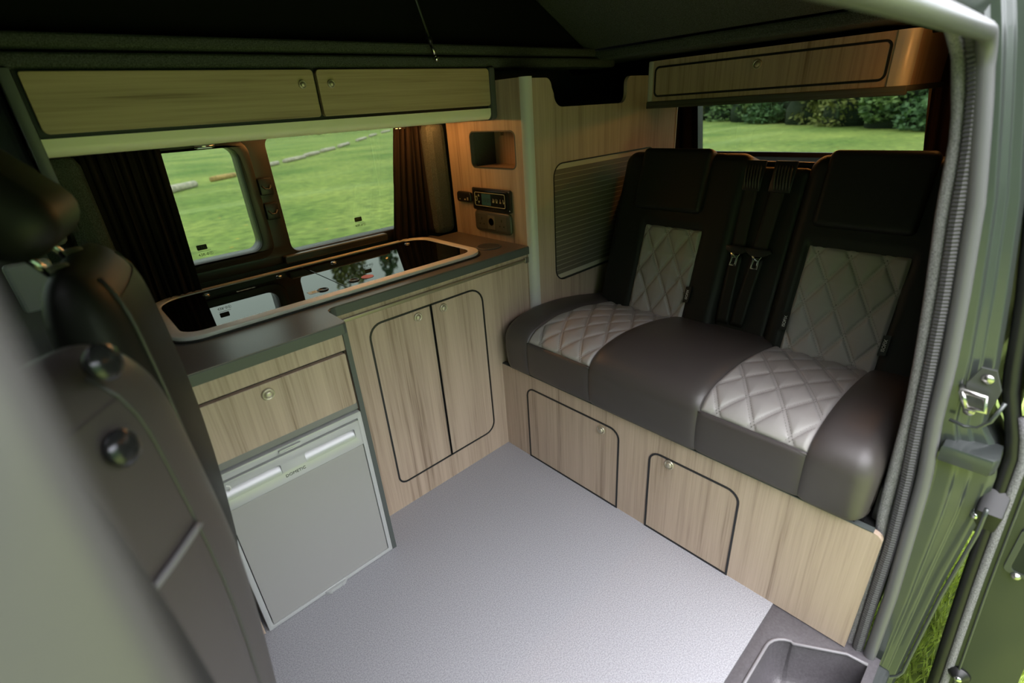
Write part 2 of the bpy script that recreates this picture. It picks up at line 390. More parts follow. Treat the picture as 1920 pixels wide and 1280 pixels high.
# opening path for the seals (C pillar, rounded corner, header towards the front)
def path(tab, x0, ztop, yh, r=.10, xend=-.45):
    pts = []
    for i in range(36):
        z = -.12+(ztop-r+.12)*i/35; pts.append((x0, lerp(tab, z), z))
    for k in range(1, 9):
        a = k/8*pi/2; x = x0-r+r*cos(a); z = ztop-r+r*sin(a); yb_ = lerp(tab, ztop-r); pts.append((x, yb_+(yh-yb_)*sin(a), z))
    for k in range(1, 21):
        t = k/20; x = x0-r+(xend-x0+r)*t; pts.append((x, yh, ztop+.006*sin(t*pi)))
    return pts
MB().tube(path([(z_, y_+.010) for z_, y_ in tab_bulb], 1.158, 1.393, .142, .05), .0135, 12).build('trim_3', BULB, kind='structure', smooth=True)
rp_ = path(tab_rib, 1.160, 1.404, .164, .05)
# resample finely for the ribs
fine = []
for p, q in zip(rp_, rp_[1:]):
    p, q = Vector(p), Vector(q); n = max(1, int((q-p).length/.0035))
    fine += [p.lerp(q, i/n) for i in range(n)]
MB().tube(fine, [.0118+(.0014 if i % 2 else -.0010) for i in range(len(fine))], 8).build('trim_4', SEALM, kind='structure', ang=30)
MB().tube(path(tab_carp, 1.172, 1.412, .190, .05), .0125, 8).build('trim_5', CARPETL, kind='structure', smooth=True)
# painted jamb of the C pillar
prof = [(0., 1.170), (.12, 1.178), (.38, 1.180), (.45, 1.190), (.62, 1.196), (.66, 1.202), (.90, 1.206), (1.0, 1.216)]
def jamb(u, v):
    z = -.12+1.62*v; yb = lerp(tab_bulb, z)+.010; yp = lerp(tab_paint, z)
    return (lerp(prof, u), yb+(yp-yb)*u, z)
b = MB(); b.grid(40, 60, jamb)
b.grid(12, 60, lambda u, v: (1.216+.10*u, lerp(tab_paint, -.12+1.62*v)-.004*u, -.12+1.62*v))
b.build('wall_left', PAINT, kind='structure', smooth=True)
b = MB(); b.grid(30, 30, lambda u, v: (1.18+1.46*u, lerp(tab_carp, -.12+1.62*v)-.012-.01*sin(pi*u), -.12+1.62*v)); b.build('wall_left_lining', CARPET, kind='structure', smooth=True)
b = MB(); b.grid(30, 30, lambda u, v: (1.316+1.38*u, lerp(tab_paint, -.12+1.62*v)-.004-.01*sin(pi*u), -.12+1.62*v)); b.build('wall_left_outer', PAINT, kind='structure', smooth=True)
# header and roof rail outside, painted
def hdr(u, v):
    x = -.9+3.5*u; a = v*pi*.62
    return (x, .165+.07*(1-cos(a))-.045*sin(a), 1.405+.10*v+.03*sin(a))
b = MB(); b.grid(40, 12, hdr); b.build('trim_6', PAINT, kind='structure', smooth=True)
b = MB(); b.box(-.9, 1.17, .165, .235, 1.425, 1.50, .012, 3); b.build('trim_7', PAINT, kind='structure', ang=40)
# B pillar close to the lens
def bp(u, v):
    z = -.15+1.62*v; yo = lerp(tab_bulb, z)-.012; a = u*pi*.5
    return (-.013-.0035*sin(pi*v)-.16*u**1.5, yo+.035*(1-u)**2.2, z)
b = MB(); b.grid(16, 40, bp); b.grid(4, 40, lambda u, v: (-.013-.0035*sin(pi*v)-.05*u, lerp(tab_bulb, -.15+1.62*v)+.023+.05*u, -.15+1.62*v))
b.build('wall_left_pillar', P('grey_pillar_paint', (.06, .057, .057), .35, .2, coat=.2), kind='structure', smooth=True)

# step well at the sliding door
STEPO = [(1.128, .0), (1.122, .045), (1.055, .152)]+[(1.0+.062*cos(t), .137+.062*sin(t)) for t in (.35, .6, .85, 1.1, 1.35, pi/2)]+[(-.10, .199), (-.10, .0)]
b = MB(); b.prism('z', [(-.25, .235), (-.25, -.02), (1.165, -.02), (1.165, .235)], -.012, -.004, holes=[STEPO], bev=.001)
def well(u, v):
    # wall of the recess following a rounded outline, curving into the floor
    pts = STEPO[:-1]; k = u*(len(pts)-1); i = min(int(k), len(pts)-2); t = k-i
    x = pts[i][0]*(1-t)+pts[i+1][0]*t; y = pts[i][1]*(1-t)+pts[i+1][1]*t
    def nrm(j):
        p, q = pts[max(0, j-1)], pts[min(len(pts)-1, j+1)]; d = Vector((q[0]-p[0], q[1]-p[1])).normalized(); return Vector((-d.y, d.x))
    n = (nrm(i)*(1-t)+nrm(i+1)*t).normalized(); off = .012*v+.065*(1-sqrt(max(0, 1-v*v)))
    return (x+n.x*off, y+n.y*off, -.004-.13*sin(v*pi/2))
b.grid(81, 14, well); b.poly([(-.12, -.06, -.1335), (1.09, -.06, -.1335), (1.0, .17, -.1335), (-.12, .17, -.1335)], [(0, 1, 2, 3)])
o = b.build('step_well', STEPPL, kind='structure', ang=75)
pts = STEPO[:-1]
b = MB(); b.tube([(x, y, -.003) for x, y in pts], .0045, 8); b.build('step_rim', P('worn_step_rim', (.2, .19, .2), .35), o, smooth=True)
MB().box(-.25, 1.16, -.045, -.012, -.30, -.012, .008).build('trim_8', PAINT, kind='structure')

# ------------------------------------------------------------------ kitchen
YA, YB, ZW = 1.2208, 1.36, .846
wt = thing('worktop', 'dark brown-grey kitchen worktop with stepped front under the side window', 'worktop', (.62, 1.6, .816))
def wt_out(o=0.):
    pts = [(-.06, 1.206+o)]+[(.478-.012-o+.012*cos(a), 1.206+.012+o+.012*sin(a)) for a in (-pi/2, -pi/4, 0)]
    r = .03
    pts += [(.478-o+r-r*cos(a), 1.345+o-r+r*sin(a)) for a in (0, pi/6, pi/3, pi/2)]
    pts += [(1.3055, 1.345+o), (1.3055, 1.80), (1.20, 1.80), (1.19, 1.895), (-.06, 1.895)]
    return pts
MB().prism('z', wt_out(.0015), .843, ZW, bev=.001).build('top', WTOP, wt)
MB().prism('z', wt_out(), .814, .8435, bev=.002).build('edge_strip', GREYEDGE, wt)

kc = thing('kitchen_cupboard', 'oak laminate double-door cupboard under the recessed worktop', 'cupboard', (.9, 1.5, 0))
dx0, dxm, dx1, dz0, dz1 = .5975, .8367, 1.0665, .104, .748
hole = rr(dx0, dx1, dz0, dz1, (.035, .05, .06, .05))
MB().prism('y', [(.478, 0), (1.3055, 0), (1.3055, .815), (.478, .815)], YB, YB+.018, holes=[hole]).build('front_panel', WZ, kc)
MB().box(.482, 1.30, YB+.05, 1.78, .01, .03).build('base_panel', WZ, kc)
MB().box(dx0-.02, dx1+.02, YB+.019, YB+.024, dz0-.02, dz1+.02).build('recess_backing', DARKEDGE, kc)
MB().box(.50, 1.3055, YB-.010, YB, .786, .797, .002).build('table_rail', P('rail_alloy', (.33, .30, .22), .35, .6), kc)
MB().box(1.285, 1.306, YB-.013, YB, .780, .803, .002).build('rail_bracket', STEEL, kc)
def door(parent, axis, u0, u1, v0, v1, r, d0, d1, mat, kn, kaxis, gap=.0062, name='door', label=None):
    dn = MB().prism(axis, rr(u0+gap, u1-gap, v0+gap, v1-gap, tuple(max(0, q-gap) if q else 0 for q in r)), d0, d1, bev=.0012).build(name, mat, parent)
    o, i = ringo(u0, u1, v0, v1, r, gap)
    sg = 1 if d1 > d0 else -1
    MB().prism(axis, o, d0-.0015*sg, d0+.015*sg, holes=[i]).build('edging', DARKEDGE, dn)
    if kn: knob(kn, kaxis, dn)
    return dn
door(kc, 'y', dx0, dxm+.002, dz0, dz1, (.035, 0, 0, .05), YB-.001, YB+.018, WZ, (.781, YB, .718), (0, -1, 0))
door(kc, 'y', dxm-.002, dx1, dz0, dz1, (0, .05, .06, 0), YB-.001, YB+.018, WZ, (.887, YB, .718), (0, -1, 0))

fc = thing('fridge_cabinet', 'oak laminate cabinet with one drawer built around the fridge', 'cabinet', (.25, 1.4, 0))
MB().box(.4635, .4775, YA+.002, 1.88, 0, .815).build('partition_panel', WZ2, fc)
MB().box(.463, .478, YA-.003, YA+.002, 0, .815, .001).build('partition_edge', GREYEDGE, fc)
MB().box(.028, .042, YA+.002, 1.88, 0, .815).build('end_panel', WZ2, fc)
MB().box(.042, .4635, YA+.001, YA+.018, .762, .815, .001).build('fascia', WZ2, fc)
MB().box(.042, .4635, YA+.0175, YA+.022, .572, .77).build('recess_backing', DARKEDGE, fc)
dr = MB().prism('y', rr(.046, .459, .592, .754, .006), YA-.001, YA+.016, bev=.0015).build('drawer', WZ2, fc)
knob((.243, YA-.001, .724), (0, -1, 0), dr)
MB().box(.044, .4625, YA+.006, YA+.030, .568, .590, .002).build('filler_strip', P('grey_filler', (.20, .20, .19), .4), fc)

fr = thing('fridge', 'small silver compressor fridge under the drawer', 'fridge', (.26, 1.5, 0))
MB().box(.05, .455, YA+.03, 1.75, .004, .555, .005).build('body', P('fridge_grey', (.25, .25, .25), .5), fr)
MB().prism('y', rr(.052, .4625, .002, .564, .004), YA-.004, YA+.03, holes=[rr(.066, .449, .016, .545, .003)], bev=.0015).build('outer_frame', SILVER, fr, ang=40)
MB().prism('y', rr(.068, .447, .018, .452, .003), YA-.003, YA+.02, bev=.0015).build('door_panel', SILVERD, fr)
hl = [(.070, .216, .487, .519), (.282, .430, .487, .519)]
hd = MB().prism('y', rr(.067, .448, .456, .541, .003), YA-.008, YA+.02, holes=[rr(a, c, d, e, .006) for a, c, d, e in hl], bev=.001).build('header_panel', SILVER, fr, ang=40)
for a, c, d, e in hl:
    h = MB(); h.grid(3, 10, lambda u, v: (a+(c-a)*u, YA-.0075+.021*v**1.7, d+(e-d)*v))
    h.build('grip_recess', P('bright_silver', (.46, .46, .48), .35, .3), hd, smooth=True)
text('brand_lettering', 'DOMETIC', .0125, (.248, YA-.0085, .476), (1, 0, 0), (0, 0, 1), INK, hd)
MB().tube([(.086, YA-.0085, .532), (.093, YA-.0085, .527), (.094, YA-.0085, .520), (.090, YA-.0085, .514)], .002, 6).build('emblem', WHITE, hd)
lt = MB(); lt.prism('y', rr(.222, .282, .549, .560, .004), YA-.012, YA-.004, bev=.002); lt.box(.236, .268, YA-.014, YA-.010, .551, .556, .001); lt.build('latch', SILVER, fr, ang=40)
hc = MB(); hc.prism('z', [(.222, YA-.004), (.232, YA-.014), (.285, YA-.014), (.295, YA-.004)], .001, .012, bev=.001); hc.box(.236, .240, YA-.016, YA-.012, .001, .0125); hc.box(.276, .280, YA-.016, YA-.012, .001, .0125)
hc.build('hinge_cover', SILVER, fr)

hs = thing('hob_and_sink', 'long steel-framed sink and hob unit with two black glass lids', 'sink', (.62, 1.62, ZW))
ho = rr(.112, 1.135, 1.398, 1.845, (.075, .075, .10, .10), 10); hi = rr(.141, 1.105, 1.436, 1.815, (.055, .055, .08, .08), 10)
MB().prism('z', rr(.106, 1.141, 1.392, 1.85, (.078, .078, .10, .10), 10), ZW, ZW+.004).build('gap_shadow', SEAM, hs)  # dark plate standing for the shadow in the gap below the frame
MB().prism('z', ho, ZW+.003, ZW+.0145, holes=[hi], bev=.0025).build('steel_frame', P('hob_rim_steel', (.80, .78, .76), .45, .15), hs, ang=50)
lid1 = MB().prism('z', rr(.142, .5975, 1.437, 1.813, (.053, .004, .004, .078), 10), ZW+.004, ZW+.012, bev=.001).build('glass_lid', BGLASS, hs)
lid2 = MB().prism('z', rr(.6005, 1.104, 1.437, 1.813, (.004, .053, .078, .004), 10), ZW+.004, ZW+.012, bev=.001).build('glass_lid', BGLASS, hs)
zt = ZW+.012
for (x, y, l) in ((.537, 1.487, lid1), (.646, 1.493, lid2)):
    MB().lathe([(.0, .0006), (.0125, .0006), (.013, .003), (.0165, .003), (.018, .0)], (x, y, zt), (0, 0, 1), 24).build('finger_hole_ring', P('ring_rubber', (.02, .018, .02), .3), l, smooth=True)
for (x, l) in ((.27, lid1), (.50, lid1), (.70, lid2), (1.02, lid2)):
    MB().lathe([(.0, .005), (.008, .0045), (.011, .002), (.0115, 0)], (x, 1.765, zt), (0, 0, 1), 16).build('hinge_cap', STEEL, l, smooth=True)
text('brand_lettering', 'DOMETIC', .013, (.375, 1.711, zt+.0003), (1, 0, 0), (0, 1, 0), WHITE, lid1, .0002)
st = MB().box(.492, .522, 1.476, 1.504, zt, zt+.0006).build('warning_sticker', WHITE, lid1)
st = MB().lathe([(0, .0007), (.017, .0007), (.017, 0)], (.694, 1.492, zt), (0, 0, 1), 28).build('round_sticker', WHITE, lid2)
MB().lathe([(.0165, .001), (.0205, .001), (.0205, 0), (.0165, 0)], (.694, 1.492, zt), (0, 0, 1), 28).build('red_sticker_rim', P('red_print', (.6, .07, .03), .5), lid2)
MB().prism('z', [(.500, 1.484), (.514, 1.484), (.507, 1.497)], zt+.0006, zt+.0009).build('sticker_triangle', P('yellow_print', (.6, .45, .05), .5), lid1)

VENTM = P('vent_grey', (.10, .095, .085), .4)
vt = thing('air_vent', 'round slotted vent set in the worktop beside the column', 'vent', (1.208, 1.470, ZW))
MB().lathe([(.043, .001), (.044, .005), (.049, .004), (.050, 0)], (1.208, 1.470, ZW), (0, 0, 1), 32).build('rim', VENTM, vt, smooth=True)
MB().lathe([(0, .0008), (.0435, .0008), (.0435, 0)], (1.208, 1.470, ZW), (0, 0, 1), 28).build('dark_well', INK, vt)
for i in range(-5, 6):
    y = i*.0075; hw = sqrt(max(0, .042**2-y*y))
    if i in (-5, 5): hw *= .8
    MB().box(1.208-hw, 1.208+hw, 1.470+y-.0022, 1.470+y+.0022, ZW+.001, ZW+.0045, .0008, 1).build('slat', VENTM, vt)

# ------------------------------------------------------------------ overhead locker
lk = thing('overhead_locker', 'long two-door oak laminate locker above the kitchen window', 'locker', (.66, 1.68, 1.303))
YL = 1.488
MB().box(.035, 1.279, YL+.004, 1.89, 1.336, 1.466).build('carcass', DARKEDGE, lk)
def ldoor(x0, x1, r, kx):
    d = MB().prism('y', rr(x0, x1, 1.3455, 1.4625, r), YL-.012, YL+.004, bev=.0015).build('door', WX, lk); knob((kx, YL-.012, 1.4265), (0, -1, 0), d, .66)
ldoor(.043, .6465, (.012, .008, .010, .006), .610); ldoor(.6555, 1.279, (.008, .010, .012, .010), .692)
vl = MB(); n = 10
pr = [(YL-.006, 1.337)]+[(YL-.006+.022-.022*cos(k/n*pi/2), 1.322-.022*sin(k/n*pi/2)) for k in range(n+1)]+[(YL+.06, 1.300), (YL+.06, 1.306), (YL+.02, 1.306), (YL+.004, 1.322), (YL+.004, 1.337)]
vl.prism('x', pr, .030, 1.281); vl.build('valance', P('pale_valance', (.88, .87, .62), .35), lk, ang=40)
MB().box(.02, 1.30, YL+.06, 1.89, 1.312, 1.318).build('bottom_panel', PALE, lk)
MB().prism('x', rr(YL-.016, 1.89, 1.297, 1.468, (.02, 0, 0, .008)), 1.281, 1.3035, bev=.003).build('end_panel', GREYEDGE, lk, ang=40)
ep = [(YL-.016, 1.468), (YL-.016, 1.30), (YL+.01, 1.22), (1.56, 1.15), (1.60, 1.13), (1.80, 1.13), (1.80, 1.468)]
MB().prism('x', ep, .012, .034, bev=.003).build('tapered_end_panel', GREYEDGE, lk, ang=40)

led = MB().box(.62, 1.24, 1.735, 1.745, 1.305, 1.312).build('led_strip', LEDM); tag(led, 'warm led strip hidden under the overhead locker', 'lamp')

# curtains and clips
def curtain(name, x0t, x1t, x0b, x1b, zt_, zb_, nf, label, sag=0.):
    b = MB()
    def f(u, v):
        x = (x0t+(x1t-x0t)*u)*(1-v)+(x0b+(x1b-x0b)*u)*v
        ph = u*nf*2*pi
        return (x+.003*sin(ph*1.7+1+v*2), 1.845+.013*sin(ph)*(.75+.25*v)+.004*sin(ph*2.3+v*3), zt_+(zb_-zt_)*v)
    b.grid(nf*12, 14, f); o = b.build(name, CURT, smooth=True); tag(o, label, 'curtain', None)
    sm = o.modifiers.new('thickness', 'SOLIDIFY'); sm.thickness = .002
    return o
curtain('curtain', .085, .292, .085, .276, 1.296, .850, 9, 'dark brown pleated curtain drawn beside the cab end of the side window')
curtain('curtain', 1.088, 1.21, 1.005, 1.205, 1.298, .852, 6, 'dark brown pleated curtain hanging between side window and column')
for x, l in ((.413, 'chrome curtain clip above the sliding pane'), (1.118, 'chrome curtain clip above the curtain near the column')):
    t = thing('curtain_clip', l, 'clip', (x, 1.85, 1.285))
    MB().box(x-.022, x+.022, 1.845, 1.868, 1.279, 1.297, .003).build('bracket', CHROME, t)
    MB().tube([(x-.028, 1.842, 1.288), (x+.028, 1.842, 1.288)], .005, 10).build('rod', CHROME, t, smooth=True)

# ------------------------------------------------------------------ tall cabinet (column)
XC, YP = 1.3055, 1.3233
tcab = thing('tall_cabinet', 'tall oak laminate cabinet with tambour door and pale rounded corner', 'cabinet', (1.6, 1.55, 0))
niche = rr(1.392, 1.650, 1.127, 1.258, .022)
nh = rr(1.392, 1.650, 1.127, 1.258, .022)
MB().prism('x', [(YP+.03, .0), (1.80, .0), (1.80, 1.425), (YP+.03, 1.425)], XC, XC+.015, holes=[nh]).build('front_panel', WZ2, tcab)
o_, i_ = ringo(1.389, 1.653, 1.124, 1.261, .024, .004)
MB().prism('x', o_, XC-.0012, XC+.016, holes=[i_]).build('niche_edging', GREYEDGE, tcab)
nb = MB(); nb.box(XC+.015, XC+.13, 1.385, 1.392, 1.12, 1.265); MB().box(XC+.0155, XC+.13, 1.650, 1.657, 1.12, 1.265).build('niche_side', CARPET, tcab)
nb.box(XC+.015, XC+.13, 1.385, 1.657, 1.120, 1.127); nb.box(XC+.015, XC+.13, 1.385, 1.657, 1.258, 1.265); nb.box(XC+.13, XC+.137, 1.385, 1.657, 1.12, 1.265)
nb.build('niche_lining', WZ2, tcab)
cp = MB(); R = .032; pr = [(XC+R-R*cos(k/10*pi/2), YP+R-R*sin(k/10*pi/2)) for k in range(11)]+[(XC+R, YP+R)]
cp.prism('z', pr, 0, 1.426); cp.build('corner_post', PALE, tcab, ang=40)
# side panel with cut-out at the top and tambour hole
def sidepanel():
    x0, x1, zt2 = XC+R, 2.292, 1.420; r = .035
    pts = [(x0, 0), (x1, 0), (x1, 1.318), (2.06, 1.34), (2.04, zt2)]
    pts += [(1.895+r, zt2)] if False else []
    pts += [(1.925, zt2)]
    for k in range(7): a = pi/2+k/6*pi/2; pts.append((1.915+.028*cos(a), zt2-.028+.028*sin(a)))
    for k in range(7): a = -k/6*pi/2; pts.append((1.850+.037*cos(a), 1.322+.035+.035*sin(a)))
    for k in range(7): a = -pi/2-k/6*pi/2; pts.append((1.490+.045*cos(a), 1.325+.045+.045*sin(a)))
    for k in range(7): a = 0+k/6*pi/2; pts.append((1.405+.030*cos(a), zt2-.030+.030*sin(a)))
    pts += [(x0, zt2)]
    return pts
th = rr(1.435, 2.12, .672, 1.130, .05)
MB().prism('y', sidepanel(), YP, YP+.015, holes=[th]).build('side_panel', WZ, tcab)
MB().box(2.288, 2.297, YP-.002, YP+.016, .4, 1.33, .001).build('rear_edge_strip', PALE, tcab)
o_, i_ = ringo(1.431, 2.124, .668, 1.134, .053, .005)
tam = MB().prism('y', o_, YP-.0012, YP+.014, holes=[i_]).build('tambour_door', DARKEDGE, tcab)
SL = P('tambour_slat', (.20, .18, .14), .38, .35)
ns = 23; ph = (1.130-.672)/ns
for i in range(ns):
    z = .672+i*ph
    MB().box(1.437, 2.118, YP+.007+(0 if 0 < i < ns-1 else .002), YP+.013, z+.0009, z+ph-.0009, .0012, 1).build('slat', SL, tam)
MB().box(1.43, 2.125, YP+.0088, YP+.017, .668, 1.134).build('slat_backing', P('slat_gap', (.50, .46, .36), .4), tam)
b = MB(); b.box(XC+.05, 2.28, 1.76, 1.78, .05, 1.30); b.box(1.42, 2.10, YP+.06, 1.78, 1.30, 1.315); b.build('carcass', DARKEDGE, tcab)

# control panel, socket, sensor on the column
cpn = thing('heater_control_panel', 'black heater control panel with a small lit display on the column', 'control panel', (XC, 1.54, 1.0))
MB().prism('x', rr(1.423, 1.657, .962, 1.050, .008), XC-.010, XC, bev=.003).build('surround', BLACK, cpn, ang=40)
MB().prism('x', rr(1.437, 1.645, .970, 1.043, .006), XC-.015, XC-.009, bev=.002).build('face_plate', P('panel_face', (.008, .009, .008), .25), cpn, ang=40)
o_, i_ = ringo(1.450, 1.634, .980, 1.034, .007, .0018); MB().prism('x', o_, XC-.0158, XC-.0148, holes=[i_]).build('outline', P('cream_print', (.55, .50, .33), .5), cpn)
XF = XC-.0156; CR = P('cream_icon', (.36, .33, .22), .5)
MB().box(XF, XF+.001, 1.535, 1.590, .984, 1.029).build('display', LCD, cpn)
text('clock_digits', '15:25', .022, (XF-.0002, 1.5615, 1.004), (0, -1, 0), (0, 0, 1), INK, cpn, .0002)
i = MB(); i.prism('x', [(1.602, 1.017), (1.614, 1.017), (1.608, 1.027)], XF-.0005, XF); i.build('up_arrow', CR, cpn)
i = MB(); i.prism('x', [(1.602, .999), (1.614, .999), (1.608, .989)], XF-.0005, XF); i.build('down_arrow', CR, cpn)
MB().tube([(XF-.0003, 1.624+.0065*cos(a/12*2*pi), 1.008+.009*sin(a/12*2*pi)) for a in range(12)], .0012, 6, closed=True).build('power_ring', CR, cpn)
for k, y in enumerate((1.521, 1.499, 1.478, 1.458)):
    m = MB(); m.box(XF-.0005, XF, y-.006, y+.003, .998, 1.005); m.box(XF-.0005, XF, y-.003+(k % 2)*.004, y+(k % 2)*.004, 1.004, 1.014); m.box(XF-.0005, XF, y-.009+.003*k, y-.007+.003*k, 1.000, 1.012)
    m.build('function_icon', CR, cpn)
for y, z in ((1.648, .972), (1.432, .972), (1.648, 1.042), (1.432, 1.042)):
    MB().lathe([(0, .0015), (.0025, .001), (.003, 0)], (XC-.010, y, z), (-1, 0, 0), 10).build('screw', STEEL, cpn)
sk = thing('socket_panel', 'grey double mains socket with round charger port below the control panel', 'socket', (XC, 1.54, .92))
MB().prism('x', rr(1.427, 1.648, .876, .960, .018), XC-.014, XC, bev=.006).build('surround', P('socket_grey', (.07, .07, .062), .4), sk, ang=50)
MB().prism('x', rr(1.448, 1.630, .888, .948, .003), XC-.0155, XC-.013, bev=.0005).build('face_plate', P('socket_face', (.075, .075, .062), .45), sk)
MB().prism('x', rr(1.517, 1.561, .890, .946, .004), XC-.0175, XC-.015, bev=.0008).build('centre_module', P('module_grey', (.13, .125, .105), .45), sk)
MB().lathe([(.0, -.004), (.0135, -.004), (.0135, .0012), (.0152, .0012), (.0155, 0)], (XC-.0175, 1.539, .921), (-1, 0, 0), 24).build('charger_port', BLACK, sk)
for yc in (1.600, 1.478):
    for dy, dz, w_, h_ in ((0, .014, .0022, .005), (.012, -.008, .0030, .0028), (-.012, -.008, .0030, .0028)):
        MB().box(XC-.0162, XC-.0150, yc+dy-w_, yc+dy+w_, .916+dz-h_, .916+dz+h_).build('pin_hole', INK, sk)
sn = thing('water_gauge', 'small black gauge left of the control panel', 'gauge', (XC, 1.71, 1.0))
MB().prism('x', rr(1.664, 1.757, .986, 1.028, .012), XC-.016, XC, bev=.005).build('case', BLACK, sn, ang=50)
for y in (1.682, 1.700, 1.735): MB().box(XC-.0166, XC-.0158, y-.004, y+.004, .995, 1.000+(.007 if y < 1.69 else 0)).build('icon', CR, sn)
text('catch_lettering', 'ISE', .016, (XC+.129, 1.60, 1.24), (0, -1, 0), (0, 0, 1), INK, tcab)

# ------------------------------------------------------------------ rear locker
rl = thing('rear_locker', 'single-door oak laminate locker across the rear above the window', 'locker', (2.2, .85, 1.31)); XR = 2.04
YR0, YR1 = .437, 1.318
zb_, zt3 = 1.318, 1.470
h_ = rr(.468, 1.292, 1.335, 1.448, .02)
MB().prism('x', rr(.458, 1.300, zb_, zt3, .003), XR, XR+.015, holes=[h_]).build('front_panel', WZ, rl)
dn = MB().prism('x', rr(.474, 1.286, 1.341, 1.442, .015), XR-.001, XR+.015, bev=.0012).build('door', WZ, rl)
o_, i_ = ringo(.467, 1.293, 1.334, 1.449, .021, .007); MB().prism('x', o_, XR-.002, XR+.014, holes=[i_]).build('edging', DARKEDGE, dn)
knob((XR-.001, .87, 1.418), (-1, 0, 0), dn)
MB().prism('x', rr(1.300, 1.322, zb_, zt3, .006), XR-.003, XR+.02, bev=.003).build('side_profile', PALE, rl, ang=40)
e = MB(); R2 = .03
pr = [(XR-.003, .460), (XR-.003, .442)]+[(XR-.003+R2-R2*cos(k/8*pi/2), .442-R2*sin(k/8*pi/2)) for k in range(9)]+[(XR+.06, .412), (XR+.06, .460)]
e.prism('z', pr, zb_, zt3); e.build('side_profile', PALE, rl, ang=40)
MB().box(XR-.006, XR+.55, .405, 1.325, 1.300, zb_, .004).box(XR-.006, XR+.012, .405, 1.325, 1.291, 1.304, .003).build('bottom_panel', GREYEDGE, rl, ang=40)
MB().box(XR+.06, XR+.55, .414, 1.32, zb_, zt3).build('carcass', WZ2, rl)
led2 = MB().box(1.86, 1.96, .222, .230, 1.418, 1.424).build('led_strip', LEDM2); tag(led2, 'warm led strip high on the lining beside the sliding door opening', 'lamp')

# ------------------------------------------------------------------ bench
XB = 1.1351
bb = thing('storage_box', 'oak laminate bench base with two small hatch doors', 'bench', (1.3, .7, 0))
H1 = (.779, 1.222, -.0, .340); H2 = (.3715, .6645, -.0, .326)
out = [(.056, 0), (H2[0], 0)]+rr(*H2, (0, 0, .04, .045))[1:] if False else None
def bench_outline():
    p = [(.055, 0), (H2[0], 0)]
    def arch(y0, y1, z1, r):
        q = [(y0, z1-r)]+[(y0+r-r*cos(a*pi/12), z1-r+r*sin(a*pi/12)) for a in range(1, 6)]+[(y0+r, z1), (y1-r, z1)]
        q += [(y1-r+r*sin(a*pi/12), z1-r+r*cos(a*pi/12)) for a in range(1, 6)]+[(y1, z1-r), (y1, 0)]
        return q
    p += arch(H2[0], H2[1], H2[3], .04)
    p += [(H1[0], 0)]+arch(H1[0], H1[1], H1[3], .04)
    p += [(1.358, 0), (1.358, .395)]
    p += [(.055+.02-.02*sin(a*pi/12), .395-.02+.02*cos(a*pi/12)) for a in range(0, 7)]
    return p
MB().prism('x', bench_outline(), XB, XB+.016).build('front_panel', WZ3, bb)
MB().prism('x', [(.055+.02, .395), (1.358, .395), (1.358, .398), (.075, .398)], XB-.001, XB+.017).build('top_edging', GREYEDGE, bb)
MB().box(XB+.017, XB+.021, .2, 1.3, .004, .36).build('recess_backing', DARKEDGE, bb)
for (y0, y1, z0, z1), ky, kz in ((H1, .854, .310), (H2, .591, .306)):
    door(bb, 'x', y0, y1, .0, z1, (0, 0, .04, .04), XB-.001, XB+.016, WZ3, (XB-.001, ky, kz), (-1, 0, 0), .0060, 'hatch')
b = MB(); b.box(XB+.03, 1.75, .08, .10, .02, .39); b.box(XB+.03, 1.75, .10, 1.30, .37, .394); b.build('carcass', BLACK, bb)

bs = thing('rear_sofa', 'rear bench seat in dark leather with quilted stone-grey panels', 'seat', (1.4, .71, .40))
SEGS = [(.095, .237, 'b'), (.237, .512, 'q'), (.512, .895, 'b'), (.895, 1.185, 'q'), (1.185, 1.322, 'b')]
PR = [(1.165, .402), (1.128, .408), (1.117, .43), (1.112, .47), (1.1115, .51), (1.114, .538), (1.121, .556), (1.140, .576), (1.172, .592), (1.22, .602), (1.30, .607), (1.40, .600), (1.50, .585), (1.58, .568), (1.65, .552), (1.72, .535)]
def catmull(P_, t):
    n = len(P_)-1; k = min(int(t*n), n-1); f = t*n-k
    p = [Vector((*P_[max(0, min(n, k+d))], 0)) for d in (-1, 0, 1, 2)]
    return .5*((2*p[1])+(-p[0]+p[2])*f+(2*p[0]-5*p[1]+4*p[2]-p[3])*f*f+(-p[0]+3*p[1]-3*p[2]+p[3])*f**3)
NP = 150
PF = [catmull(PR, i/NP) for i in range(NP+1)]
PN = []
for i in range(NP+1):
    t = (PF[min(i+1, NP)]-PF[max(i-1, 0)]).normalized(); PN.append(Vector((-t.y, t.x, 0)))
PS = [0.]
for i in range(NP): PS.append(PS[-1]+(PF[i+1]-PF[i]).length)
def prof_at(s):
    s = max(0, min(PS[-1], s)); i = 0
    lo, hi = 0, NP
    while hi-lo > 1:
        m = (lo+hi)//2
        if PS[m] <= s: lo = m
        else: hi = m
    f = (s-PS[lo])/(PS[hi]-PS[lo]) if PS[hi] > PS[lo] else 0
    return PF[lo].lerp(PF[hi], f), PN[lo].lerp(PN[hi], f).normalized()
SQ = next(PS[i] for i in range(NP) if PF[i].y > .546)
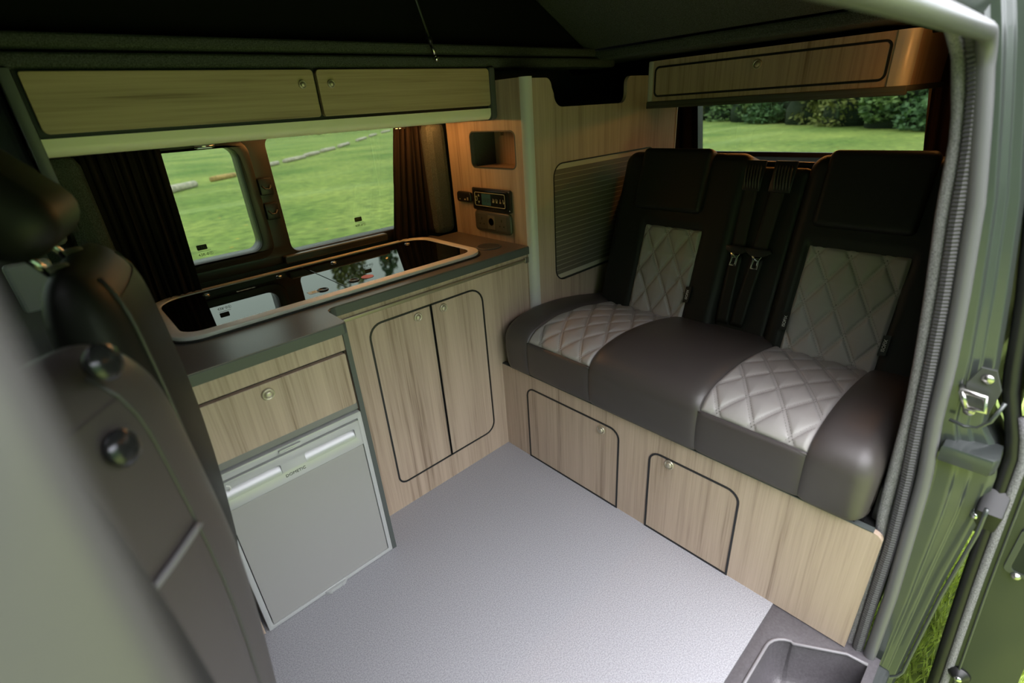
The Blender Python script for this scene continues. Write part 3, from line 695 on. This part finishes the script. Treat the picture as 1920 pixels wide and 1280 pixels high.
def seat_h(y, s):
    h = 0.
    for y0, y1, k in SEGS:
        if y0-1e-6 <= y <= y1+1e-6:
            d = min(y-y0, y1-y)
            if k == 'b':
                bulge = .013*(1-exp(-d/.014)) if s > SQ-.03 else .006*(1-exp(-d/.010))
                t_ = max(0, min(1, (s-SQ+.03)/.06)); bulge = .006*(1-exp(-d/.010))*(1-t_)+.014*(1-exp(-d/.016))*t_
                h = bulge
            else:
                h = .004*(1-exp(-d/.010)) if s < SQ else -.012
    # end rounding
    R_ = .045
    d = min(y-.095, 1.322-y)
    if d < R_: h -= R_-sqrt(max(0, R_*R_-(R_-d)**2))
    return h
ys = []
for y0, y1, k in SEGS:
    n = 26 if k == 'b' else 20
    ys += [y0+(y1-y0)*(.5-.5*cos(pi*i/n)) for i in range(n)]
ys.append(1.322)
ss = [PS[-1]*i/90 for i in range(91)]
b = MB()
def sp(y, s, h):
    p, n = prof_at(s); q = p+n*h
    return Vector((q.x, y, q.y))
b.grid(len(ys), len(ss), lambda u, v: sp(ys[round(u*(len(ys)-1))], ss[round(v*90)], seat_h(ys[round(u*(len(ys)-1))], ss[round(v*90)])))
def endcap(y):
    pts = [sp(y, s, seat_h(y, s)) for s in ss]+[Vector((1.72, y, .402))]
    b.poly(pts, [tuple(range(len(pts)))])
endcap(.095); endcap(1.322)
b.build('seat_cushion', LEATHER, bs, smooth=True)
def qh(u, v, du=.092, dv=.150, u0=0., v0=0.):
    """height of diamond quilting with twin stitched grooves (u, v in metres)"""
    a = (u-u0)/du+(v-v0)/dv; c = (u-u0)/du-(v-v0)/dv
    k = 1/sqrt(1/du**2+1/dv**2)
    da = abs(a-round(a))*k; dc = abs(c-round(c))*k
    d = min(da, dc); h = .0100*(1-exp(-d/.013))
    h -= .0026*exp(-((d-.0040)/.0014)**2)
    return h
for y0, y1, uo in ((.237, .512, .373), (.895, 1.185, 1.035)):
    b = MB(); nu = int((y1-y0)/.0026); s1 = PS[-1]-.04; nv = int((s1-SQ)/.0032)
    def f(u, v):
        y = y0+(y1-y0)*u; s = SQ+(s1-SQ)*v; e = min(u*(y1-y0), (1-u)*(y1-y0), (s-SQ)*1.2)
        h = -.004+qh(y, s, .092, .155, uo, SQ+.02)*.72*min(1, e/.012)-.003*exp(-e/.003)
        return sp(y, s, h)
    b.grid(nu, nv, f); b.build('quilted_seat_panel', QUILT, bs, smooth=True)['label'] = 'stone-grey quilted leather seat panel'
    MB().tube([sp(y0+(y1-y0)*i/20, SQ-.002, .001) for i in range(21)], .0025, 6).build('piping', LEATHER, bs, smooth=True)
    MB().tube([sp(y0, SS, -.001) for SS in [.03+(SQ-.03)*i/14 for i in range(15)]], .0015, 5).build('seam', SEAM, bs, smooth=True)
    MB().tube([sp(y1, SS, -.001) for SS in [.03+(SQ-.03)*i/14 for i in range(15)]], .0015, 5).build('seam', SEAM, bs, smooth=True)
MB().box(1.14, 1.70, .115, 1.30, .3985, .412).build('seat_frame', BLACK, bs)

BO = Vector((1.625, 0, .545)); BD = Vector((.180, 0, .600)).normalized(); BN = Vector((-BD.z, 0, BD.x))
def bpnt(y, s, h): return BO+Vector((0, y, 0))+BD*s+BN*h
def cushion(y0, y1, s0, s1, h0, T, r, R, name, mat, nu=40, nv=50, back=-.11, fn=None, parent=None, edges=(1, 1, 1, 1)):
    """rounded pad lying on the backrest plane; r = roll radius of the rim, R = corner radius"""
    b = MB(); cy, cs, hw, hh = (y0+y1)/2, (s0+s1)/2, (y1-y0)/2, (s1-s0)/2
    def f(u, v):
        # cosine spacing for dense rims, then pull corners on to the rounded outline
        a = -cos(pi*u); c = -cos(pi*v); y = a*hw; s = c*hh
        qx, qy = abs(y)-(hw-R), abs(s)-(hh-R)
        if qx > 0 and qy > 0:
            # squircle-like mapping inside the corner square
            m = max(qx, qy); l = sqrt(qx*qx+qy*qy); kx, ky = qx*m/l, qy*m/l
            y = math.copysign(hw-R+kx, y); s = math.copysign(hh-R+ky, s); d = R-m
        else: d = min(hw-abs(y), hh-abs(s))
        z = T if d >= r else T-r+sqrt(max(0, r*r-(r-d)**2))
        if fn: z += fn(cy+y, cs+s, d)
        return bpnt(cy+y, cs+s, h0+z)
    b.grid(nu, nv, f)
    # skirt down to the back
    n1, n2 = nu-1, nv-1
    rim = [f(i/n1, 0) for i in range(nu)]+[f(1, j/n2) for j in range(1, nv)]+[f(1-i/n1, 1) for i in range(1, nu)]+[f(0, 1-j/n2) for j in range(1, nv-1)]
    bk = [p-BN*((p-BO).dot(BN)-back) for p in rim]; N = len(rim)
    b.poly(rim+bk, [(i, (i+1) % N, N+(i+1) % N, N+i) for i in range(N)]+[tuple(range(N, 2*N))])
    bmesh.ops.remove_doubles(b.bm, verts=b.bm.verts[:], dist=1e-5)
    return b.build(name, mat, parent or bs, ang=60)
def bol(yq0, yq1, sq1, dep):
    def fn(y, s, d):
        # recess under the quilted panel, shoulders beside it
        e = min(y-yq0, yq1-y, sq1-s)
        if e > -.012: return -dep*min(1, (e+.012)/.014)
        return 0
    return fn
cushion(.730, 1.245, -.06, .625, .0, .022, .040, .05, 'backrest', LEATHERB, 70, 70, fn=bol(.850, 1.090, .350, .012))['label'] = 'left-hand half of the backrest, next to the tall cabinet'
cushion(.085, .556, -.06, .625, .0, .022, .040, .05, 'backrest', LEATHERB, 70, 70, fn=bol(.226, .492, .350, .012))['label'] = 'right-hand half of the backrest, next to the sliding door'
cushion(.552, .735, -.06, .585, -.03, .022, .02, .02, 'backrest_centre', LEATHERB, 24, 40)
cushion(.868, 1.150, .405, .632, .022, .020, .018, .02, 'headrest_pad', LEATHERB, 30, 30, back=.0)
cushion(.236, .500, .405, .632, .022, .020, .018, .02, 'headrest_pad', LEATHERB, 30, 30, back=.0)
for y0, y1, uo in ((.850, 1.090, .985), (.226, .492, .372)):
    b = MB(); nu = int((y1-y0)/.0026); nv = int(.37/.0028)
    def f(u, v):
        y = y0+(y1-y0)*u; s = -.02+.370*v; e = min(u*(y1-y0), (1-u)*(y1-y0), (1-v)*.37)
        return bpnt(y, s, .013+qh(y, s, .090, .152, uo, .02)*min(1, e/.010)-.004*exp(-e/.003)-.01*max(0, .03-s-.02)/.03)
    b.grid(nu, nv, f); b.build('quilted_back_panel', QUILT, bs, smooth=True)['label'] = 'stone-grey quilted leather back panel'
STITCH = P('stitch_thread', (.13, .12, .115), .6)
def stitches(name, y0, y1, s0, s1, du, dv, u0, v0, pt, amp):
    b = MB()
    for sg in (1, -1):
        k0 = math.floor(min((y0-u0)/du+sg*(s_-v0)/dv for s_ in (s0, s1)))-1; k1 = math.ceil(max((y1-u0)/du+sg*(s_-v0)/dv for s_ in (s0, s1)))+1
        for k in range(k0, k1+1):
            for off in (-.0042, .0042):
                c = k+off*sqrt(1/du**2+1/dv**2); t = s0+.006
                while t < s1-.008:
                    y = u0+du*(c-sg*(t-v0)/dv); y2 = u0+du*(c-sg*(t+.0046-v0)/dv)
                    if y0+.006 < y < y1-.006 and y0+.006 < y2 < y1-.006:
                        p, q = pt(y, t), pt(y2, t+.0046); d = (q-p).normalized(); sd_ = d.cross(amp(t)).normalized()*.0007; up_ = amp(t)*.0006
                        b.poly([p-sd_, p+sd_, q+sd_, q-sd_, p+up_, q+up_], [(0, 4, 5, 3), (1, 2, 5, 4)])
                    t += .0072
    return b.build(name, STITCH, bs)
for y0, y1, uo in ((.850, 1.090, .985), (.226, .492, .372)):
    stitches('stitching', y0, y1, 0., .345, .090, .152, uo, .02, lambda y, s: bpnt(y, s, .0133+qh(y, s, .090, .152, uo, .02)), lambda s: BN)
for y0, y1, uo in ((.237, .512, .373), (.895, 1.185, 1.035)):
    stitches('stitching', y0, y1, SQ+.004, PS[-1]-.06, .092, .155, uo, SQ+.02, lambda y, s: sp(y, s, -.0037+.72*qh(y, s, .092, .155, uo, SQ+.02)), lambda s: (lambda n_: Vector((n_.x, 0, n_.y)))(prof_at(s)[1]))
for y, s, dy in ((.846, .115, .013), (.497, .102, .012), (.224, .098, .012)):
    m = MB(); q = [bpnt(y-dy/1.0, s-.030, .030), bpnt(y+dy*.6, s-.034, .030), bpnt(y+dy*.6, s+.026, .030), bpnt(y-dy, s+.030, .030)]
    m.poly(q+[p-BN*.004 for p in q], [(0, 1, 2, 3), (7, 6, 5, 4), (0, 1, 5, 4), (1, 2, 6, 5), (2, 3, 7, 6), (3, 0, 4, 7)])
    tg = m.build('tag', BLACK, bs)
    text('tag_lettering', 'ISOFIX', .0125, bpnt(y-dy*.2, s-.002, .0304), BD, (0, 1, 0), WHITE, tg, .0003)
# recliner hardware at the right-hand end of the seat
m = MB(); m.tube([(1.235+.016*cos(a/14*2*pi), .088, .475+.016*sin(a/14*2*pi)) for a in range(14)], .005, 8, closed=True); m.tube([(1.24, .092, .49), (1.30, .086, .53), (1.36, .09, .54)], .006, 8)
m.build('recline_handle', CHROME, bs, smooth=True)
m = MB(); m.box(1.17, 1.75, .070, .094, .40, .50, .01); m.build('side_cover', BLACK, bs, ang=40)

# seat belts
def belt(yt, yb, label):
    t = thing('seat_belt', label, 'seat belt', bpnt(yt, .58, 0), 'seat belts between the backrests')
    def strap(s_a, s_b, w, off, name, mat=BELT, yy=None):
        m = MB()
        def f(u, v):
            s = s_a+(s_b-s_a)*v; y = yt+(yb-yt)*(.60-s)/.30
            return bpnt(y+(u-.5)*w, s, off+.004*sin(v*pi))
        m.grid(5, 16, f); o = m.build(name, mat, t, smooth=True); k = o.modifiers.new('thickness', 'SOLIDIFY'); k.thickness = .0015; return o
    strap(.60, .305, .046, .002, 'strap'); strap(.285, .04, .044, .0, 'lower_strap', LEATHERB)
    g = MB(); w = .060; a = bpnt(yt, .555, .004)
    MB().box(-.035, .035, -.055, .045, 0, .010, .004, 2, Matrix.Translation(a) @ Matrix((Vector((0, 1, 0)), BD, BN)).transposed().to_4x4()).build('belt_guide', BLACK, t, ang=40)
    for i in range(6):
        m = MB(); y = yt+(i-2.5)*.0095
        m.tube([bpnt(y+.004, .590, .010), bpnt(y+.001, .565, .017), bpnt(y-.003, .530, .017), bpnt(y-.006, .505, .011)], .0028, 6); m.build('guide_rib', P('rib_plastic', (.05, .045, .04), .4) if i == 0 and 'rib_plastic' not in bpy.data.materials else bpy.data.materials['rib_plastic'], t, smooth=True)
    FM = Matrix((Vector((0, 1, 0)), BD, BN)).transposed().to_4x4()
    m = MB(); c = bpnt(yb, .300, .010); pts = [(-.040, .014), (.040, .014), (.046, .004), (.020, -.012), (-.020, -.012), (-.046, .004)]
    m.prism('z', pts, -.006, .006, bev=.002); m.bm.transform(Matrix.Translation(c) @ FM); m.build('buckle_grip', BLACK, t, ang=40)
    m = MB(); m.prism('z', [(-.018, .0), (.018, .0), (.011, -.014), (.012, -.046), (-.012, -.046), (-.011, -.014)], -.0018, .0018, holes=[[(-.0055, -.018), (.0055, -.018), (.0060, -.038), (-.0060, -.038)]], bev=.0006)
    m.bm.transform(Matrix.Translation(bpnt(yb, .291, .012)) @ FM); m.build('metal_tongue', CHROME, t, ang=40)
belt(.722, .713, 'black seat belt with metal tongue hanging beside the left backrest')
belt(.625, .640, 'black seat belt with metal tongue hanging beside the right backrest')

# boot deck behind the backrest
o = MB().box(1.93, 2.60, .16, 1.31, .98, 1.045, .02, 3).build('rear_shelf', CANVAS); tag(o, 'dark padded shelf behind the bench backrest under the rear window', 'shelf')
MB().tube([(1.86, .10, 1.10), (1.86, 1.24, 1.10)], .012, 10).build('backrest_bar', BLACK, bs, smooth=True)

# gas strut of the pop-top
gs = thing('gas_strut', 'thin gas strut with chrome ball end above the overhead locker', 'strut', (1.062, 1.478, 1.487))
A0 = Vector((1.061, 1.474, 1.490)); A1 = Vector((1.008-.36, 1.474, 1.642+1.05)); D = (A1-A0).normalized()
A1 = Vector((1.008, 1.47, 1.642)); D = (A1-A0).normalized()
MB().tube([A0+D*.045, A0+D*.60], .0042, 10).build('rod', P('strut_green', (.10, .13, .08), .25, .8), gs, smooth=True)
MB().tube([A0+D*.012, A0+D*.020, A0+D*.045], [.0045, .006, .006], 10).build('end_fitting', STEEL, gs, smooth=True)
MB().tube([A0+D*.043, A0+D*.062], [.0072, .0072], 10).build('collar', BLACK, gs, smooth=True)
MB().lathe([(0, -.009), (.005, -.0075), (.009, 0), (.005, .0075), (0, .009)], A0+Vector((0, 0, 0)), (0, 0, 1), 16).build('ball_joint', CHROME, gs, smooth=True)
MB().tube([A0, A0+Vector((0, .02, 0))], .004, 8).build('stud', STEEL, gs, smooth=True)

# ------------------------------------------------------------------ cab
def pillow(b, w, d, h, r, mat, seg=5):
    """box rounded all over, centred on the origin, width x depth x height"""
    b.box(-w/2, w/2, -d/2, d/2, -h/2, h/2, r, seg, mat)
def cabseat(name, label, cx, cy, yaw, ztop, hgt, wid, thick, lean, head=True, hoff=(0, 0, 0), rear=True, hlean=-.28, hw=.26, hh=.19, lea=LEATHERB, pa=.62, pz=.56, pocket=True):
    t = thing(name, label, 'seat', (cx, cy, ztop-hgt))
    base = Matrix.Translation((cx, cy, ztop-hgt)) @ Matrix.Rotation(yaw, 4, 'Z')
    # local: x = backwards (towards the living area), y = sideways, z = up; gentle S-curve
    def bend(z): return lean*(z/hgt)+.018*sin(pi*min(1, max(0, z/hgt)))
    def loc(x, y, z): return base @ Vector((x, y, z))
    NE = 2.7
    def cs(t, ang, off=0.):
        """point of the upholstery at height fraction t and angle ang (0 = rear, +90 deg = far side)"""
        k = 1. if t < .80 else max(0., 1-((t-.80)/.20)**2.6)**(1/2.6)
        k2 = 1. if t < .86 else max(0., 1-((t-.86)/.14)**2.2)**(1/2.2)
        tp = 1-.10*max(0, (t-.5))/.5
        c_, s_ = cos(ang), sin(ang)
        x = (thick/2*(1-.20*t)+off)*math.copysign(abs(c_)**(2/NE), c_)*k2+bend(t*hgt)
        y = (wid/2*tp+off)*math.copysign(abs(s_)**(2/NE), s_)*(.55+.45*k)
        return loc(x, y, t*hgt)
    b = MB(); b.grid(49, 40, lambda u, v: cs(1-(1-v)**1.6, u*2*pi)); bmesh.ops.remove_doubles(b.bm, verts=b.bm.verts[:], dist=1e-5); b.build('backrest', lea, t, smooth=True)
    if rear:
        AP = pa
        for sd_ in (-1, 1):
            pts = [cs(.06+.91*i/24, sd_*AP, .001) for i in range(25)]
            MB().tube(pts, .0035, 6).build('piping', bpy.data.materials.get('piping_leather') or P('piping_leather', (.05, .05, .045), .4), t, smooth=True)
        b = MB(); b.grid(16, 20, lambda u, v: cs(.07+.86*v, (2*u-1)*AP*.93, .0025)); b.build('rear_panel', lea, t, smooth=True)
        if not pocket: pz = None
    if rear and pocket:
        tp_ = pz
        b = MB(); b.grid(16, 14, lambda u, v: cs(.08+(tp_-.08)*v, (2*u-1)*AP*.90, .004+.010*sin(pi*(.1+.9*v)*.9)*(1-(2*u-1)**4))); b.build('pocket', LEATHER, t, smooth=True)
        MB().tube([cs(tp_, (u/10*2-1)*AP*.90, .008) for u in range(11)], .005, 8).build('pocket_hem', bpy.data.materials.get('hem_leather') or P('hem_leather', (.16, .155, .16), .4), t, smooth=True)
    if head:
        hz = hgt+hoff[2]+hh/2+.02; hx = bend(hgt)+hoff[0]
        m = base @ Matrix.Translation((hx, hoff[1], hz)) @ Matrix.Rotation(hlean, 4, 'Y') @ Matrix.Rotation(pi/2, 4, 'Z')
        b = MB(); pillow(b, hw, .10, hh, .045, m); b.build('headrest', LEATHERB, t, smooth=True)
        for sd in (-1, 1):
            MB().tube([loc(bend(hgt)-.01, sd*.06+hoff[1]*.5, hgt-.03), loc(hx, sd*.06+hoff[1], hz-hh*.25)], .006, 8).build('headrest_post', CHROME, t, smooth=True)
            MB().lathe([(.0, .014), (.010, .013), (.014, .006), (.015, 0)], loc(bend(hgt)-.01, sd*.06+hoff[1]*.5, hgt-.010), (0, 0, 1), 12).build('post_collar', SATIN, t, smooth=True)
    return t, loc
dv, _ = cabseat('driver_seat', 'black leather driver seat beside the cab end of the kitchen', -.024, 1.005, -.20, 1.174, .70, .38, .135, .03, True, (-.055, -.02, -.01), hlean=-.70, hw=.23, hh=.17, pocket=False)
ms, ml = cabseat('passenger_seat', 'black leather middle cab seat with hooks and pocket on its back', -.155, .655, -.75, 1.125, .74, .42, .17, .045, False, lea=LEATHER, pa=.42, pz=.66)
for z, y in ((.74, .075), (.65, .050)):
    h = MB().lathe([(0, .006), (.012, .0055), (.019, .003), (.021, 0), (.016, -.012)], ml(.126, y, z), (cos(-.75), sin(-.75), .25), 16).build('coat_hook', P('hook_black', (.05, .05, .055), .15, .6) if 'hook_black' not in bpy.data.materials else bpy.data.materials['hook_black'], ms, smooth=True)
ns_, nl = cabseat('passenger_seat', 'dark outer cab seat nearest the sliding door, partly behind the near pillar', -.135, .330, -.12, 1.225, .82, .30, .15, .02, False, rear=False)
# cab shell: driver door, front and sill
b = MB(); b.prism('y', [(-1.35, -.05), (-.05, -.05), (-.05, 1.50), (-.95, 1.50), (-1.35, 1.05)], 1.90, 1.95, holes=[[(-1.18, .98), (-.20, .98), (-.20, 1.40), (-.92, 1.40)]]); b.build('wall_right_cab', P('cab_door_trim', (.20, .21, .20), .5), kind='structure')
b = MB(); b.box(-.17, .008, 1.76, 1.90, 1.08, 1.48, .02, 3); b.build('trim_9', P('cab_pillar_trim', (.22, .25, .23), .55), kind='structure')
b = MB(); b.box(-1.45, -1.35, .05, 1.92, -.05, 1.0, .03); b.box(-1.36, -.9, .15, 1.86, .70, .98, .06, 4); b.build('dashboard', BLACK, kind='structure')
b = MB(); b.prism('y', [(-1.35, -.05), (-.22, -.05), (-.22, 1.48), (-.95, 1.50), (-1.35, 1.05)], .03, .08, holes=[[(-1.18, .98), (-.32, .98), (-.32, 1.40), (-.92, 1.40)]]); b.build('wall_left_cab', bpy.data.materials['cab_door_trim'], kind='structure')
b = MB(); LIGHTBLOCK = P('light_block_grey', (.05, .05, .05), .7)
b.poly([(-1.38, .10, 1.0), (-1.38, 1.88, 1.0), (-.95, 1.82, 1.49), (-.95, .16, 1.49)], [(0, 1, 2, 3)]); b.build('windscreen_light_block', LIGHTBLOCK, kind='structure')  # opaque sheet added across the unseen windscreen to keep light out
MB().box(-1.18, -.20, 1.922, 1.926, .97, 1.41).build('window_4', GLASS, kind='structure'); MB().box(-1.18, -.32, .053, .057, .97, 1.41).build('window_5', GLASS, kind='structure')
MB().box(-.14, -.045, 1.74, 1.77, .93, 1.06, .012, 3).build('trim_lit_patch', P('lit_cab_trim', (.45, .50, .49), .4), kind='structure')  # pale block standing for a patch of light on the pillar trim
MB().box(-1.4, -.22, .2, 1.9, -.05, -.01).build('floor_cab', CARPET, kind='structure')

# ------------------------------------------------------------------ sliding door (slid open, outside the rear body side)
sd = thing('door_1', 'open dark green sliding door beside the rear pillar', 'door', (1.7, -.18, -.3)); sd['kind'] = 'structure'
tab_d = [(-0.521, -0.1532), (-0.030, -0.1385), (0.316, -0.1135), (0.528, -0.1010), (0.662, -0.0931), (0.794, -0.0511), (0.955, -0.0250), (1.115, 0.0068), (1.295, 0.0477), (1.522, 0.1021)]
XD = 1.22
def din(z): return lerp(tab_d, z)
zz = [-.40+1.82*i/40 for i in range(41)]
b = MB()
b.grid(8, 41, lambda u, v: (XD+.012*u*u, din(-.40+1.82*v)-.008-.105*u, -.40+1.82*v))            # leading end face
b.grid(20, 41, lambda u, v: (XD+.012+1.1*u, din(-.40+1.82*v)-.113-.01*sin(pi*u), -.40+1.82*v))   # outer skin
b.grid(20, 41, lambda u, v: (XD+1.112*u, din(-.40+1.82*v)-.008, -.40+1.82*v))                    # inner side
b.build('door_skin', P('shaded_body_paint', (.045, .052, .045), .3, .5, coat=.3), sd, smooth=False, ang=40)  # darker copy of the body paint, the door's shade put into its colour
MB().tube([(XD+.004, din(z)-.004, z) for z in zz[:26]], .0085, 8).build('carpet_edge', CARPETL, sd, smooth=True)
MB().tube([(XD+.010, din(z)+.012, z) for z in zz], .013, 8).build('door_seal', BLACK, sd, smooth=True)
MB().tube([(XD-.003, din(z)-.020, z) for z in zz[:30]], .0025, 6).build('skin_fold', PAINT, sd, smooth=True)
# latch recess with spring
zc = .438; yc = din(zc)-.050
o = MB().prism('x', rr(yc-.045, yc+.018, zc-.055, zc+.065, .012), XD-.004, XD+.002, holes=[rr(yc-.036, yc+.008, zc-.045, zc+.045, .010)], bev=.001).build('latch_plate', PAINT, sd)
MB().prism('x', rr(yc-.036, yc+.008, zc-.045, zc+.045, .010), XD-.002, XD+.001).build('latch_recess', INK, sd)
hel = [(XD-.006+.006*cos(a*.9), yc-.018+.006*sin(a*.9)-.0004*a, zc-.022+a*.0011) for a in range(0, 42)]
MB().tube(hel, .0022, 6).build('latch_spring', P('yellow_spring', (.55, .30, .05), .35), sd, smooth=True)
MB().lathe([(0, .008), (.005, .007), (.008, .002), (.009, 0)], (XD-.004, yc-.004, zc-.055), (-1, 0, 0), 14).build('latch_bolt', STEEL, sd, smooth=True)
MB().box(XD-.010, XD+.001, yc-.04, yc+.006, zc+.058, zc+.064, .002).build('latch_bar', STEEL, sd)
MB().lathe([(0, .018), (.010, .016), (.014, .008), (.020, .004), (.022, 0)], (XD, din(.035)-.022, .035), (-1, 0, 0), 18).build('door_buffer', BLACK, sd, smooth=True)
MB().lathe([(0, .022), (.007, .020), (.009, .016)], (XD, din(.035)-.022, .035), (-1, 0, 0), 14).build('buffer_screw', CHROME, sd, smooth=True)
# roller arm that carries the door
m = MB(); m.prism('y', [(1.186, .525), (1.22, .565), (1.30, .57), (1.30, .48), (1.23, .44)], -.105, -.064, bev=.004); m.build('roller_bracket', BLACK, sd, ang=40)
MB().lathe([(0, .006), (.008, .005), (.011, 0)], (1.203, -.066, .500), (-.5, .9, 0), 14).build('bracket_bolt', CHROME, sd, smooth=True)
# striker on the C pillar, hinge rail and lip
sk2 = thing('door_striker', 'steel striker loop bolted to the rear door pillar', 'striker', (1.19, .0, .78))
m = MB(); m.prism('x', [(.020, .800), (.008, .838), (-.014, .838), (-.030, .800), (-.026, .750), (.014, .752)], 1.176, 1.182, bev=.001); m.build('plate', GREYPL, sk2)
m = MB(); m.tube([(1.178, .024, .790), (1.158, .022, .790), (1.158, -.012, .788), (1.158, -.020, .760), (1.158, .008, .758), (1.178, .012, .758)], .0055, 10); m.tube([(1.158, .022, .790), (1.158, .008, .758)], .0055, 10); m.build('loop', STEEL, sk2, smooth=True)
for y, z in ((-.006, .818), (.002, .744)): MB().lathe([(0, .004), (.009, .0035), (.010, 0)], (1.176, y, z), (-1, 0, 0), 16).build('bolt', STEEL, sk2, smooth=True)
m = MB(); m.prism('z', [(1.150, .020), (1.150, -.058), (1.165, -.066), (1.225, -.066), (1.225, .020)], .628, .668, bev=.006); m.build('trim_10', PAINT, kind='structure', ang=40)
m = MB(); m.tube([(1.160, .024, .722), (1.158, .0, .718), (1.158, -.018, .722), (1.160, -.032, .742), (1.163, -.040, .785)], .0035, 8); m.build('trim_11', PAINT, kind='structure', smooth=True)
m = MB(); m.tube([(1.165, lerp(tab_paint, z)-.002, z) for z in [.55-.55*i/24 for i in range(25)]]+[(1.16, -.058, -.02), (1.15, -.030, -.045), (1.13, -.028, -.075)], .004, 8); m.build('trim_12', PAINT, kind='structure', smooth=True)

# ------------------------------------------------------------------ grass blades near the door, logs, hedge, trees
rng = random.Random(3)
b = MB()
for i in range(9000):
    x = 1.25+1.5*rng.random(); y = -.75+.85*rng.random(); a = rng.random()*6.28; h = .04+.06*rng.random(); w = .003
    lx, ly = .05*(rng.random()-.5), .05*(rng.random()-.5)
    b.poly([(x-w*cos(a), y-w*sin(a), ZG), (x+w*cos(a), y+w*sin(a), ZG), (x+lx*.4, y+ly*.4, ZG+h*.6), (x+lx, y+ly, ZG+h)], [(0, 1, 2), (0, 2, 3)])
o = b.build('grass', GRASSB, kind='stuff'); tag(o, 'long grass growing beside the open sliding door', 'grass')

logs = [((2.85, 20.1), (4.15, 21.6), 1, 'thick pale log lying on the lawn, leftmost in the sliding pane'), ((5.0, 22.8), (6.1, 23.7), 0, 'orange-brown log lying on the lawn behind the sliding pane'),
        ((7.9, 26.3), (9.3, 27.7), 0, 'pale log at the left edge of the fixed pane'), ((9.8, 28.2), (11.6, 30.0), 0, 'second pale log along the row behind the fixed pane'),
        ((12.0, 30.9), (13.6, 32.7), 0, 'third pale log along the row, beside the small weed'), ((14.2, 33.6), (16.0, 35.6), 0, 'fourth pale log along the row, past the weed'),
        ((17.0, 37), (19.5, 40.5), 0, 'fifth pale log along the row behind the fixed pane'), ((22, 44), (25, 48), 0, 'sixth pale log along the row, towards the column'),
        ((27, 51), (30, 55), 0, 'seventh pale log along the row, before the curtain'), ((33, 59), (37, 64), 0, 'farthest pale log, next to the curtain by the column')]
for k, (a, c, th_, l) in enumerate(logs):
    m = MB(); r = .13 if th_ else .10+.004*k
    m.tube([(a[0], a[1], ZG+r*.8), ((a[0]*2+c[0])/3, (a[1]*2+c[1])/3, ZG+r*.9), (c[0], c[1], ZG+r*.8)], [r, r*1.05, r*.95], 10)
    o = m.build('log', LOGM2 if k == 1 else LOGM, smooth=True); tag(o, l, 'log', 'logs in a row on the lawn')
def leafball(cx, cy, z0, rx, ry, h, n, size, mat, parent, seed, name='foliage', droop=False, zlo=.08):
    q = random.Random(seed); vs = []; fs = []
    lobes = [(q.uniform(-.55, .55)*rx, q.uniform(-.55, .55)*ry, q.uniform(zlo, .8)*h, q.uniform(.35, .6)) for _ in range(16)]
    for i in range(n):
        L_ = lobes[q.randrange(len(lobes))]; v = Vector((q.gauss(0, 1), q.gauss(0, 1), q.gauss(0, 1))).normalized()*q.uniform(.75, 1.03)
        p = Vector((cx+L_[0]+v.x*rx*L_[3], cy+L_[1]+v.y*ry*L_[3], z0+max(.03*h, L_[2]+v.z*h*.5*L_[3]-(q.random()**2*h*.25 if droop else 0))))
        a = Vector((q.gauss(0, 1), q.gauss(0, 1), q.gauss(0, .6))).normalized(); c = a.cross(Vector((q.gauss(0, 1), q.gauss(0, 1), q.gauss(0, 1)))).normalized(); s_ = size*q.uniform(.6, 1.3)
        k = len(vs); vs += [p-a*s_, p+c*s_*.55, p+a*s_, p-c*s_*.55]; fs.append((k, k+1, k+2, k+3))
    me = bpy.data.meshes.new(name); off = wloc(parent); me.from_pydata([v-off for v in vs], [], fs); o = link(name, me, mat, parent); o['kind'] = 'stuff'; return o
# hedge: the line of shrubs runs from the far left to the near right behind the van
hx = [(41.5, 22.5), (39.2, 19.8), (37.2, 17.2), (35.0, 14.6), (32.9, 12.0), (30.9, 9.5), (29.0, 7.0), (27.2, 4.7), (25.4, 2.4)]
hl_ = ['far left end', 'second from the left', 'third from the left', 'fourth from the left', 'middle', 'fourth from the right', 'third from the right', 'second from the right', 'right end']
for k, (x, y) in enumerate(hx):
    t = thing('shrub', 'green hedge shrub at the %s of the row seen through the rear window' % hl_[k] if k in (0, 8) else 'green hedge shrub, %s in the row seen through the rear window' % hl_[k], 'shrub', (x+1.6, y+.9, ZG), 'hedge shrubs behind the van')
    leafball(x+1.6, y+.9, ZG, 2.1, 1.9, 3.0, 8000, .12, LEAFS[(k*2+k//3) % 3], t, 20+k)
    b = MB(); b.tube([(x+1.8, y+1, ZG), (x+1.7, y+1, ZG+2.2)], [.10, .05], 8); b.build('stem', BARK, t)
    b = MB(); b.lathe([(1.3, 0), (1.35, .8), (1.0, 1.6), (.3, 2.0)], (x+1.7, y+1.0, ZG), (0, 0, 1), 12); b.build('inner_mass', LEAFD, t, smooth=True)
def tree(x, y, h, r, k, label):
    t = thing('tree', label, 'tree', (x, y, ZG)); b = MB(); b.tube([(x, y, ZG), (x+.1, y, ZG+h*.3), (x, y+.1, ZG+h*.7)], [.3, .22, .08], 10); b.build('trunk', BARK, t, smooth=True)
    leafball(x, y, ZG+h*.14, r, r, h*.88, 6000, .45, LEAFS[k], t, 60+k, droop=(k == 1), zlo=.25)

tree(34.0, 80.0, 27.0, 3.0, 2, 'broad drooping tree far across the lawn, reflected in the glass hob lid')
tree(43.5, 82.0, 27.0, 2.2, 0, 'narrow dark conifer far across the lawn, reflected in the glass hob lid')
